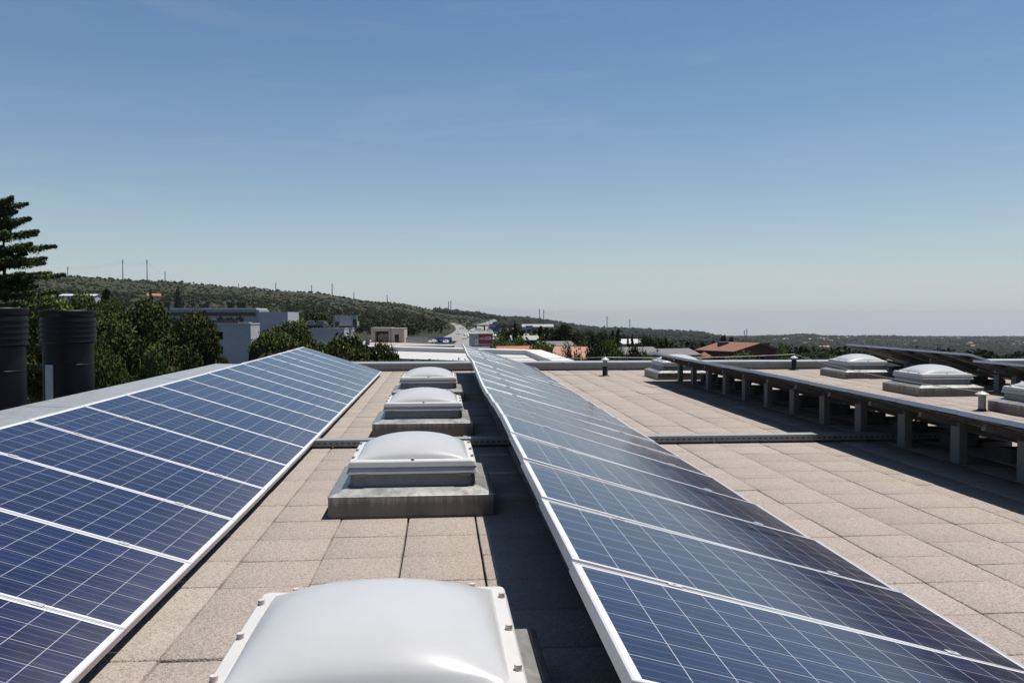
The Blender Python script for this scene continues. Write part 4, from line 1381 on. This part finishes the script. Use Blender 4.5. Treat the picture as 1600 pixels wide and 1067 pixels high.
P = gpx(752, 545, 200); zc = min(float(P @ FH), 330.0)
o, k, g = bld('shop_building', 733, 770, zc, 'grey flat building with a big red sign board in the middle distance', 'building')
m = MB(); m.box(0, 14.5 * k, 0.2, 6, 0, H(522, zc, g)); m.box(14.6 * k, 37 * k, .4, 6, 0, H(537, zc, g)); m.build('wall', M['equip_grey'], o)
m = MB(); m.box(-.2, 14.5 * k, 0, 6.2, H(522, zc, g) + .003, H(521, zc, g)); m.build('roof', M['white_roof'], o)
sg = empty('shop_sign', tuple(Matrix.Translation(o.location) @ Matrix.Rotation(-YAW, 4, 'Z') @ Vector((14.7 * k, 0, 0))), -YAW, 'big red sign board with white HIPERCOR lettering', 'sign')
W_ = 22 * k; a, b = H(537, zc, g), H(522.2, zc, g)
m = MB(); m.box(0, W_, 0, .38, a, b); m.build('board', M['sign_red'], sg)
m = MB(); m.box(-.25, W_ + .25, .02, .36, b + .003, b + .25); m.build('top_rail', M['equip_grey'], sg)
m = MB(); m.box(-.25, W_ + .25, .02, .36, a - .55, a - .003); m.build('bottom_rail', M['equip_grey'], sg)
m = MB(); m.box(-5 * k, -.6 * k, .05, .3, a - .3, a + (b - a) * .45); m.build('side_panel', M['sign_white'], sg)
m = MB(); m.box(-4.2 * k, -1.6 * k, .03, .045, a + .1, a + (b - a) * .33); m.build('side_panel_inset', M['equip_grey'], sg)
for x_ in (W_ * .15, W_ * .85):
    m = MB(); m.box(x_ - .2, x_ + .2, .1, .32, 0, a - .56); m.build('post', M['pole'], sg)


def word(txt, size, x, z, wide, bold):
    cu = bpy.data.curves.new('lettering', 'FONT'); cu.body = txt; cu.size = size; cu.extrude = 0.02; cu.offset = bold
    t = bpy.data.objects.new('lettering', cu); COL.objects.link(t)
    dg = bpy.context.evaluated_depsgraph_get(); dg.update()
    me = bpy.data.meshes.new_from_object(t.evaluated_get(dg))
    COL.objects.unlink(t); bpy.data.objects.remove(t)
    co = np.array([v.co[:] for v in me.vertices]); x0, x1 = co[:, 0].min(), co[:, 0].max()
    for v in me.vertices: v.co = (x + (v.co.x - x0) / (x1 - x0) * wide, -.024 - v.co.z, z + v.co.y)
    me.flip_normals()
    me.materials.clear(); me.materials.append(M['sign_white'])
    q_ = bpy.data.objects.new('lettering', me); COL.objects.link(q_); q_.parent = sg


hb_ = b - a
word('HIPER', hb_ * .34, W_ * .05, a + hb_ * .42, W_ * .40, 0.0)
word('COR', hb_ * .46, W_ * .47, a + hb_ * .42, W_ * .46, 0.035)
# small blue signs further along the motorway
for (px, py, w2, h2, lab) in ((775, 516, 8, 7, 'small blue sign above the motorway behind the red sign'), (769, 508, 9, 4, 'tiny blue sign far along the motorway'), (827, 511, 11, 4.5, 'blue board with a white strip among trees right of the motorway')):
    zc = 420.0 if py > 510 else 600.0
    o, k, g = bld('road_sign', px - w2 / 2, px + w2 / 2, zc, lab, 'sign')
    m = MB(); m.box(0, w2 * k, 0, .2, H(py + h2 / 2, zc, g), H(py - h2 / 2, zc, g)); m.build('board', M['sign_blue'], o)
    m = MB(); m.box(.2, w2 * k - .2, -.03, -.003, H(py + h2 / 2, zc, g) + .1, H(py + h2 / 2, zc, g) + .35); m.build('lettering', M['sign_white'], o)
    m = MB(); m.box(.2, .5, .21, .5, 0, H(py, zc, g)); m.box(w2 * k - .5, w2 * k - .2, .21, .5, 0, H(py, zc, g)); m.build('post', M['pole'], o)
# footbridge over the motorway
zc = 640.0
o, k, g = bld('road_bridge', 728, 772, zc, 'dark bridge deck crossing the motorway', 'bridge')
m = MB(); m.box(0, 44 * k, 0, 8, H(509.5, zc, g), H(507.8, zc, g)); m.build('deck', M['concrete'], o)
for u in (.02, .35, .65, .97):
    m = MB(); m.box(44 * k * u - .5, 44 * k * u + .5, 2, 6, 0, H(509.5, zc, g) - .003); m.build('pier', M['concrete'], o)

# ------------------------------------------------------------------ houses
def house(px, py_ridge, zc, W, Dp, hw, hr, yaw, rmat, wmat, label, chim=True, name='house', hip=0.0):
    """W along ridge, Dp deep; origin at ground centre; ridge shows at (px, py_ridge)"""
    P = at(px, py_ridge, zc); g = float(terrain(P[0], P[1])) - 0.3
    tot = P[2] - g
    e = tot - hr                                  # eaves height
    o = empty(name, (P[0], P[1], g), yaw - YAW, label, 'house')
    m = MB()
    m.add([(-W / 2, -Dp / 2, 0), (W / 2, -Dp / 2, 0), (W / 2, Dp / 2, 0), (-W / 2, Dp / 2, 0), (-W / 2, -Dp / 2, e), (W / 2, -Dp / 2, e), (W / 2, Dp / 2, e), (-W / 2, Dp / 2, e), (-W / 2 + hip, 0, tot - .12), (W / 2 - hip, 0, tot - .12)],
          [(0, 1, 5, 4), (2, 3, 7, 6), (1, 2, 6, 9, 5), (3, 0, 4, 8, 7)])
    m.build('wall', wmat, o)
    ov = 0.35; s = hr / (Dp / 2); zo = e - ov * s; th = .16
    A = [(-W / 2 - ov, -Dp / 2 - ov, zo), (W / 2 + ov, -Dp / 2 - ov, zo), (W / 2 + ov - hip, 0, tot), (-W / 2 - ov + hip, 0, tot)]
    B = [(W / 2 + ov, Dp / 2 + ov, zo), (-W / 2 - ov, Dp / 2 + ov, zo), (-W / 2 - ov + hip, 0, tot), (W / 2 + ov - hip, 0, tot)]
    m = MB()
    for Q in (A, B):
        m.add(Q + [(x, y, z - th) for x, y, z in Q], [(0, 1, 2, 3), (7, 6, 5, 4), (0, 4, 5, 1), (1, 5, 6, 2), (3, 7, 4, 0)])
    if hip:
        m.add([A[1], B[0], A[2]], [(0, 1, 2)]); m.add([B[1], A[0], A[3]], [(0, 1, 2)])
    ro = m.build('roof', rmat, o)
    if chim:
        m = MB(); m.box(W * .2 - .2, W * .2 + .2, .3, .7, tot - .9, tot + .35); m.box(W * .2 - .25, W * .2 + .25, .25, .75, tot + .353, tot + .42); m.build('chimney', M['brick'], ro)
    for sx in (-.25, .25):
        m = MB(); m.box(W * sx - .5, W * sx + .5, -Dp / 2 - .05, -Dp / 2 - .003, e - 1.7, e - .5); wf = m.build('window', M['window'], o)
    return o, e, tot


house(808, 540.5, 92, 4.4, 4.2, 3, 0.9, 0.35, M['tile_orange'], M['wall_beige'], 'small house with an orange tiled roof beyond the white roof', chim=False)
house(896, 541.5, 70, 2.6, 3.4, 3, 0.85, -0.25, M['tile_pink'], M['wall_beige'], 'house with a pale pink tiled roof between green trees', chim=False)
house(985, 529.5, 170, 5.5, 5, 3, 0.8, 0.3, M['white_roof'], M['white_wall'], 'white house behind the pair of slim cypresses')
house(1044, 544.5, 120, 7.0, 5, 3, 0.75, 0.5, M['tile_grey'], M['wall_lav'], 'grey tiled house left of the red brick house, nearer the half hidden skylight')
house(1082, 547.5, 125, 6.2, 5, 3, 0.8, 0.3, M['tile_grey'], M['wall_lav'], 'grey tiled house directly left of the red brick house')
house(990, 542, 105, 5.0, 5, 3, 0.8, 0.4, M['tile_grey'], M['white_wall'], 'grey roofed house below the white house')
house(240, 458.5, 600, 9, 7, 4, 1.7, 0.5, M['tile_orange'], M['wall_beige'], 'orange roofed farmhouse low on the left hillside')
house(820, 524, 260, 9, 6, 4, 1.2, 0.2, M['roof_grey'], M['white_wall'], 'pale house among trees above the orange roof', chim=False)
house(838, 522, 300, 9, 6, 4, 1.2, -0.2, M['white_roof'], M['white_wall'], 'white house among the trees right of the pale one', chim=False)
house(865, 533, 150, 6, 5, 3, 0.7, 0.3, M['tile_grey'], M['wall_lav'], 'grey house behind the leafy tree between the roofs', chim=False)
house(840, 506.5, 700, 26, 12, 4, 2.0, 0.0, M['roof_grey'], M['wall_lav'], 'long grey building beneath the pair of pylons', chim=False, name='long_building')
house(126, 459.5, 400, 16, 8, 3, 0.8, 0.1, M['metal_roof'], M['wall_lav'], 'long low pale roofed building above the ducts', chim=False, name='long_building')

# red brick house on the right
zc = 118.0; k = zc / FPX
P = at(1188, 535.6, zc); g = float(terrain(P[0], P[1])) - .3
rh = empty('brick_house', (P[0], P[1], g), -YAW, 'dark red brick house with a wide brown tiled roof, square chimney and black roof box', 'house')
def rx(px): return (px - 1188) * k
def rz(py): return CAMH - (py - 497) * zc / FPX - g
zr, zeR, zeL = rz(535.6), rz(551), rz(548)
xR, xL = rx(1224), rx(1146)
# gable towards us, the ridge runs back and to the left
bx, by = -4.2, 6.5
m = MB()
F0 = [(xL + .25, 0, 0), (xR - .25, 0, 0), (xR - .25, 0, zeR + .05), (0, 0, zr - .12), (xL + .25, 0, zeL + .0)]
B0 = [(x + bx, y + by, z) for x, y, z in F0]
m.add(F0 + B0, [(0, 1, 2, 3, 4), (1, 6, 7, 2), (5, 0, 4, 9), (6, 5, 9, 8, 7)])
# lower wing on the left with a steep tiled skirt
m.box(rx(1103), rx(1145), 3.2, 9, 0, rz(558))
m.build('wall', M['brick'], rh)
m = MB()
th = .14
for (p, q_) in (((xL, -.25, zeL - .1), (0, -.25, zr)), ((0, -.25, zr + .002), (xR, -.25, zeR - .08))):
    Q = [p, q_, (q_[0] + bx, q_[1] + by, q_[2]), (p[0] + bx, p[1] + by, p[2])]
    m.add(Q + [(x, y, z - th) for x, y, z in Q], [(0, 1, 2, 3), (7, 6, 5, 4), (0, 4, 5, 1), (2, 6, 7, 3), (1, 5, 6, 2), (3, 7, 4, 0)])
S0 = [(rx(1100), 2.9, rz(563)), (rx(1147), 2.9, rz(560)), (xL + .1, 3.2, zeL - .2), (rx(1117), 5.2, rz(546.5))]
S0 += [(rx(1100), 9.2, rz(563)), (rx(1117) - .3, 8.2, rz(546.5)), (xL + .1, 8.2, rz(546.5))]
m.add(S0, [(0, 1, 2, 3), (0, 3, 5, 4), (3, 2, 6, 5)])
ro = m.build('roof', M['tile_brown'], rh)
m = MB(); m.box(rx(1202), rx(1210), 2.0, 2.8, zr - 1.4, rz(536.6)); m.box(rx(1201.5), rx(1210.5), 1.95, 2.85, rz(536.6) + .003, rz(536)); m.build('chimney', M['brick'], ro)
m = MB(); m.box(rx(1135), rx(1150), 4.0, 5.2, rz(546), rz(535.8)); m.build('roof_box', M['equip'], ro)
m = MB(); m.box(rx(1155), rx(1162), 1.6, 2.2, rz(543.5), rz(541.5)); m.build('roof_window', M['white_roof'], ro)
for px in (1191, 1215):
    f = MB(); f.box(rx(px - 4.5), rx(px + 4.5), -.06, -.003, rz(562), rz(556)); fo = f.build('window', M['equip_grey'], rh)
    p = MB(); p.box(rx(px - 4), rx(px + 4), -.075, -.063, rz(561.4), rz(556.6)); p.build('pane', M['window'], fo)

# far houses on the right-hand hillside and in the valley
hm = MB()
hm.add([(-.5, -.4, 0), (.5, -.4, 0), (.5, .4, 0), (-.5, .4, 0), (-.5, -.4, .6), (.5, -.4, .6), (.5, .4, .6), (-.5, .4, .6), (-.5, 0, .85), (.5, 0, .85)],
       [(0, 1, 5, 4), (2, 3, 7, 6), (1, 2, 6, 9, 5), (3, 0, 4, 8, 7)], 0)
hm.add([(-.55, -.5, .58), (.55, -.5, .58), (.55, 0, .9), (-.55, 0, .9), (.55, .5, .58), (-.55, .5, .58)], [(0, 1, 2, 3), (3, 2, 4, 5)], 1)
hmeshes = []
for wm, rm in (('wall_beige', 'tile_pink'), ('white_wall', 'white_roof'), ('wall_beige', 'tile_brown')):
    t_ = hm.build('distant_house', [M[wm], M[rm]]); hmeshes.append(t_)
firsth = [True] * 3
GLB = ['pale walled house with a pinkish roof scattered on the far right hillside', 'white roofed house scattered on the far right hillside', 'beige house with a dark tiled roof scattered on the far right hillside']
n = 0
while n < 80:
    if n < 64: px, py = rng.uniform(1210, 1640), 529 + abs(rng.normal(6, 5.0))
    else: px, py = rng.uniform(1225, 1330), rng.uniform(526.5, 534)
    if px > 1330 and rng.random() < .25: py = rng.uniform(536, 543)
    P = gpx(px, py, 1500)
    n += 1
    c = int(rng.choice(3, p=[.5, .18, .32]))
    o = hmeshes[c] if firsth[c] else hmeshes[c].copy()
    if not firsth[c]: COL.objects.link(o)
    firsth[c] = False
    s = rng.uniform(9, 16)
    o.location = (P[0], P[1], P[2] - .3); o.scale = (s * rng.uniform(1, 1.7), s, s * .62); o.rotation_euler = (0, 0, rng.uniform(-1, 1))
    tag(o, GLB[c], 'house', 'houses on the far right hillside, roof colour %d' % (c + 1))

# ------------------------------------------------------------------ pylons with their wires
def pylon(px, py0, py1, zc, label):
    P = at(px, py1, zc)
    g = float(terrain(P[0], P[1])) - 1.0
    hh = CAMH - (py0 - 497) * zc / FPX - g
    o = empty('power_pylon', (P[0], P[1], g), 0.3, label, 'pylon', 'power line pylons on the skyline')
    m = MB(); r = 0.00062 * zc
    m.tube((0, 0, 0), (0, 0, hh), r, r * .55, 8); m.build('mast', M['pole'], o)
    for f, wd in ((.98, .028), (.90, .04), (.82, .036)):
        m = MB(); w_ = hh * wd * 1.2; m.box(-w_, w_, -r * .3, r * .3, hh * f - r * .3, hh * f + r * .3); m.build('crossarm', M['pole'], o)
    return Vector((P[0], P[1], g + hh))


PY = [(106, 417, 431, 2300, 'faint distant pylon just right of the cedar'), (192, 406, 438, 1430, 'tall pylon on the left ridge, left one of the two tallest'), (230, 406, 441, 1440, 'tall pylon on the left ridge, right one of the two tallest'),
      (258, 425, 441, 2300, 'small distant pylon right of the two tallest'), (373, 443, 450, 2400, 'tiny pylon on the middle of the left ridge'), (431, 442, 452, 2300, 'tiny pylon left of the mast on the ridge'), (487, 446, 459, 1800, 'short pylon on the left ridge above the grey block'),
      (519, 443, 459, 1900, 'thin mast on the ridge right of the short pylon'), (553, 457, 463, 2400, 'tiny pole low on the falling ridge'), (605, 461, 472, 2300, 'faint pole on the falling ridge'), (701, 471, 490, 1900, 'left pylon of the close pair above the slip road'),
      (704.5, 470, 490, 1920, 'right pylon of the close pair above the slip road'), (843, 483, 502, 1500, 'left pylon of the pair right of the motorway'), (849.5, 484, 506, 1300, 'right pylon of the pair right of the motorway'), (948.5, 494, 516, 1500, 'pylon standing over the dark trees in the middle'),
      (984, 499, 517, 1900, 'pylon over the white house'), (1163, 516, 531, 2100, 'left pylon of the pair behind the red house'), (1166.8, 513.5, 531, 2000, 'right pylon of the pair behind the red house'), (828, 493, 500, 2400, 'small water tower like mast on the skyline right of the motorway')]
tops = [pylon(*p) for p in PY]


def wires(i, j, label):
    m = MB()
    for d in (0.0, 0.08, .16):
        hh = 30
        a = tops[i] - Vector((0, 0, hh * d + .6)); b = tops[j] - Vector((0, 0, hh * d + .6))
        m.path(sag(a, b, 6, 12), 0.05, 4)
    tag(m.build('power_line', M['pole']), label, 'power line')


wires(0, 1, 'faint overhead wires from the cedar to the tallest pylons')
wires(1, 2, 'faint overhead wires between the two tallest pylons')
wires(2, 3, 'faint overhead wires running right from the tallest pylons')
wires(11, 12, 'faint overhead wires over the motorway')
wires(13, 14, 'faint overhead wires over the dark trees in the middle')
wires(14, 15, 'faint overhead wires over the white house')

# ------------------------------------------------------------------ cars
def car_proto(paint):
    root = empty('car', (0, 0, 0))
    prof = [(-2.1, .35), (-2.15, .65), (-2.0, .86), (-1.25, .93), (-.7, 1.38), (.75, 1.42), (1.5, .98), (2.05, .9), (2.12, .6), (2.05, .35)]
    m = MB(); n = len(prof)
    vs = []
    for s in (-1, 1):
        for x, z in prof: vs.append((x, s * (.84 if z < 1 else .66), z))
    m.add(vs, [(k, (k + 1) % n, n + (k + 1) % n, n + k) for k in range(n)] + [tuple(reversed(range(n))), tuple(range(n, 2 * n))])
    m.build('body', paint, root)
    m = MB()
    for s in (-1, 1): m.add([(-1.05, s * .80, .98), (1.25, s * .80, 1.0), (.7, s * .70, 1.36), (-.62, s * .70, 1.33)], [(0, 1, 2, 3)])
    m.add([(-1.24, -.66, .96), (-1.24, .66, .96), (-.74, .6, 1.36), (-.74, -.6, 1.36)], [(0, 1, 2, 3)]); m.add([(1.5, -.66, 1.02), (1.5, .66, 1.02), (.82, .6, 1.41), (.82, -.6, 1.41)], [(0, 1, 2, 3)])
    m.build('window', M['window'], root)
    for x in (-1.3, 1.3):
        for s in (-1, 1):
            m = MB(); m.tube((x, s * .70, .32), (x, s * .86, .32), .32, n=14); m.build('wheel', M['tyre'], root)
    return root


cd = car_proto(M['carpaint_d']); cw = car_proto(M['carpaint_w'])
o2, k2_, g2, h2_ = b2
for i, (px, lab) in enumerate(((480, 'dark car parked on the grey block roof, left one of two'), (497, 'dark car parked on the grey block roof, right one beside the air handling unit'))):
    o = cd if i == 0 else copy_tree(cd)
    o.location = Matrix.Translation(o2.location) @ Matrix.Rotation(-YAW, 4, 'Z') @ Vector(((px - 440) * k2_, 2.6, h2_ + .03))
    o.rotation_euler = (0, 0, 1.75 - .3 * i)
    tag(o, lab, 'car', 'cars parked on the roof')
spots = [(676, 538, 'white car on the forecourt just left of the blue sign'), (697, 538.5, 'white car under the right end of the blue sign')]
rd = [(738, 519), (744, 517.5), (752, 518.5), (760, 518), (726, 531), (731, 529), (728, 526), (772, 527), (774, 533), (773, 521), (763, 516.5), (748, 515.5), (713, 508.5), (721, 515), (717, 523.5), (765, 505), (757, 509)]
for i, (px, py, lab) in enumerate(spots + [(a, b, None) for a, b in rd]):
    P = gpx(px, py, 200)
    o = cw if i == 0 else copy_tree(cw)
    o.location = (P[0], P[1], P[2] + .4); o.rotation_euler = (0, 0, rng.uniform(-.4, .4) + (0 if py < 519 else 1.4))
    tag(o, lab or 'tiny white car on the motorway or car park behind the red sign', 'car', 'cars near the motorway' if lab is None else 'cars on the forecourt')
# lamp post on the forecourt
zc = 190.0
o, k, g = bld('street_lamp', 611, 612, zc, 'thin tall lamp post in front of the small beige building', 'lamp post')
m = MB(); m.tube((0, 0, 0), (0, 0, H(514, zc, g)), .09, .05, 8); m.build('pole', M['pole'], o)
m = MB(); m.box(-.1, .7, -.1, .1, H(514, zc, g) + .003, H(514, zc, g) + .14); m.build('lamp_head', M['equip_grey'], o)
o, k, g = bld('utility_cabinet', 571, 577, 190.0, 'pale utility cabinet with a slanted white top left of the lamp post', 'cabinet')
m = MB(); m.box(0, 6 * k, 0, .8, 0, H(531, 190., g)); m.build('casing', M['equip_grey'], o)
m = MB(); m.add([(0, -.1, H(531, 190., g) + .003), (6 * k + .3, -.1, H(527.5, 190., g)), (6 * k + .3, .9, H(527.5, 190., g)), (0, .9, H(531, 190., g) + .003)], [(0, 1, 2, 3)]); m.build('top_plate', M['white_roof'], o)

# ------------------------------------------------------------------ woodland and scrub that reads as one mass
def icos(level):
    bm = bmesh.new(); bmesh.ops.create_icosphere(bm, subdivisions=level, radius=1.0)
    bm.verts.index_update()
    v = np.array([x.co[:] for x in bm.verts]); f = np.array([[y.index for y in x.verts] for x in bm.faces]); bm.free()
    return v, f


def woodland(name, N, zlo, zhi, pw, hlo, hhi, level, pxlo, pxhi, label, dens, mat, conif=0.0, nq=0):
    v, f = icos(max(level, 1))
    px = rng.uniform(pxlo, pxhi, N * 3)
    u = rng.random(N * 3)
    e = pw + 1
    zc = (zlo ** e + u * (zhi ** e - zlo ** e)) ** (1 / e)
    x = FH[0] * zc + RH[0] * (px - 800) / FPX * zc; y = FH[1] * zc + RH[1] * (px - 800) / FPX * zc
    keep = rng.random(N * 3) < dens(px, zc, x, y)
    for R_ in ROADS:
        d = np.full(len(x), 1e9)
        for a in R_[::2]: d = np.minimum(d, np.hypot(x - a[0], y - a[1]))
        keep &= d > 15
    # forecourt and car park stay clear
    gz = terrain(x, y)
    pyg = 497 - (gz - CAMH) * FPX / zc
    keep &= ~((px > 550) & (px < 735) & (pyg > 525) & (pyg < 590) & (zc < 600))
    keep &= ~((px > 720) & (px < 782) & (pyg > 510) & (pyg < 600) & (zc < 650))
    idx = np.where(keep)[0][:N]
    n = len(idx)
    x, y, zc, gz = x[idx], y[idx], zc[idx], gz[idx]
    h = rng.uniform(hlo, hhi, n) * (0.75 + 0.5 * rng.random(n))
    if nq:      # nearer trees: each a cloud of leaf clumps
        c3 = np.stack([x, y, gz], -1)
        d = rng.normal(size=(n, nq, 3)); d /= np.linalg.norm(d, axis=2, keepdims=True)
        rr = .55 + .5 * rng.random((n, nq, 1))
        rr *= 1 + .25 * np.sin(d[..., :1] * 5 + rng.uniform(0, 6, (n, 1, 1))) * np.cos(d[..., 2:] * 4 + rng.uniform(0, 6, (n, 1, 1)))
        rw = (h * rng.uniform(.42, .72, n))[:, None]
        C = c3[:, None] + d * rr * np.stack([np.broadcast_to(rw, (n, nq)), np.broadcast_to(rw, (n, nq)), np.broadcast_to(h[:, None] * .48, (n, nq))], -1)
        C[..., 2] += h[:, None] * .50
        V, F = leaves(C.reshape(-1, 3), d.reshape(-1, 3), np.repeat(h * .105, nq)[:, None], 1.1, .5)
        t = np.clip(np.repeat(rng.random(n), nq) * .7 + rng.normal(.15, .14, n * nq), 0, 1)
        return tag(np_mesh(name, V, F, mat, tint=t), label, 'woodland', kind='stuff')
    con = rng.random(n) < conif
    rx_ = np.where(con, h * .2, h * rng.uniform(.5, .85, n))
    nv = len(v)
    jit = 1 + rng.normal(0, .20, (n, nv))
    P = v[None] * jit[..., None]
    S = np.stack([rx_, rx_ * rng.uniform(.8, 1.2, n), h * .55], -1)
    th = rng.uniform(0, 6.28, n); c_, s_ = np.cos(th)[:, None], np.sin(th)[:, None]
    P = P * S[:, None]
    # conifers taper to a point
    tap = np.where(con[:, None], np.clip(1.0 - (v[None, :, 2] + 1) * .42, .12, 1) * 1.4, 1.0)
    Xr = (P[..., 0] * c_ - P[..., 1] * s_) * tap; Yr = (P[..., 0] * s_ + P[..., 1] * c_) * tap
    W = np.stack([Xr + x[:, None], Yr + y[:, None], P[..., 2] * np.where(con, 1.35, 1)[:, None] + (gz + h * .42)[:, None]], -1)
    F = (f[None] + (np.arange(n) * nv)[:, None, None]).reshape(-1, 3)
    t = np.clip(np.repeat(rng.random(n), len(f)) * .75 + rng.normal(.1, .10, n * len(f)), 0, 1)
    return tag(np_mesh(name, W.reshape(-1, 3), F, mat, tint=t), label, 'woodland', kind='stuff')


def patch(x, y, s): return .5 + .5 * np.clip(wob(x * s, y * s + 40) * .8, -1, 1)


def dens_hill(px, zc, x, y):
    hi = np.clip((zc - 700) / 900, 0, 1) * (px < 760)
    return np.clip((.95 - .72 * hi) * (.15 + .85 * patch(x, y, 3.1) ** 1.5), .05, 1)


woodland('hillside_woodland', 2600, 190, 1000, 0.5, 3.0, 6.0, 0, -80, 1000, 'scrubby oak woodland covering the lower slopes of the left hill', dens_hill, M['leaf_scrub'], nq=70)
woodland('ridge_scrub', 12000, 850, 2600, 0.6, 1.5, 3.8, 1, -80, 1000, 'scattered bushes dotted over the upper left hillside and ridge', dens_hill, M['leaf_scrub'])
woodland('valley_woodland', 1500, 230, 1000, 0.3, 3.5, 6.5, 0, 770, 1680, 'dark mixed woodland filling the valley on the right', lambda px, zc, x, y: .35 + .65 * patch(x, y, 2.0), M['leaf_valley'], nq=110)
woodland('far_valley_woodland', 8500, 900, 2400, 0.2, 4.0, 8.0, 1, 770, 1680, 'further mixed woodland along the valley on the right', lambda px, zc, x, y: .3 + .7 * patch(x, y, 1.5), M['leaf_far'], .12)
woodland('distant_woodland', 24000, 1900, 6500, 0.2, 6.0, 11.5, 1, 680, 1680, 'distant woods on the far right hills', lambda px, zc, x, y: .45 + .55 * patch(x, y, .9), M['leaf_far'], .1)

# ------------------------------------------------------------------ haze: one even box of air round everything
HZ = True
if HZ:
    m = MB(); m.box(-26500, 26500, -26500, 26500, -900, 128)
    t = NT('haze_air')
    pv = t.n('VolumePrincipled', Density=0.00004, Anisotropy=0.3)
    pv.inputs['Color'].default_value = (0.67, 0.685, 0.70, 1)
    t.t.nodes.remove(t.b)
    mo = [n_ for n_ in t.t.nodes if n_.type == 'OUTPUT_MATERIAL'][0]
    t.l(pv.outputs['Volume'], mo.inputs['Volume'])
    tag(m.build('haze', t.m), 'faint pale haze over the distant hills', 'haze', kind='stuff')
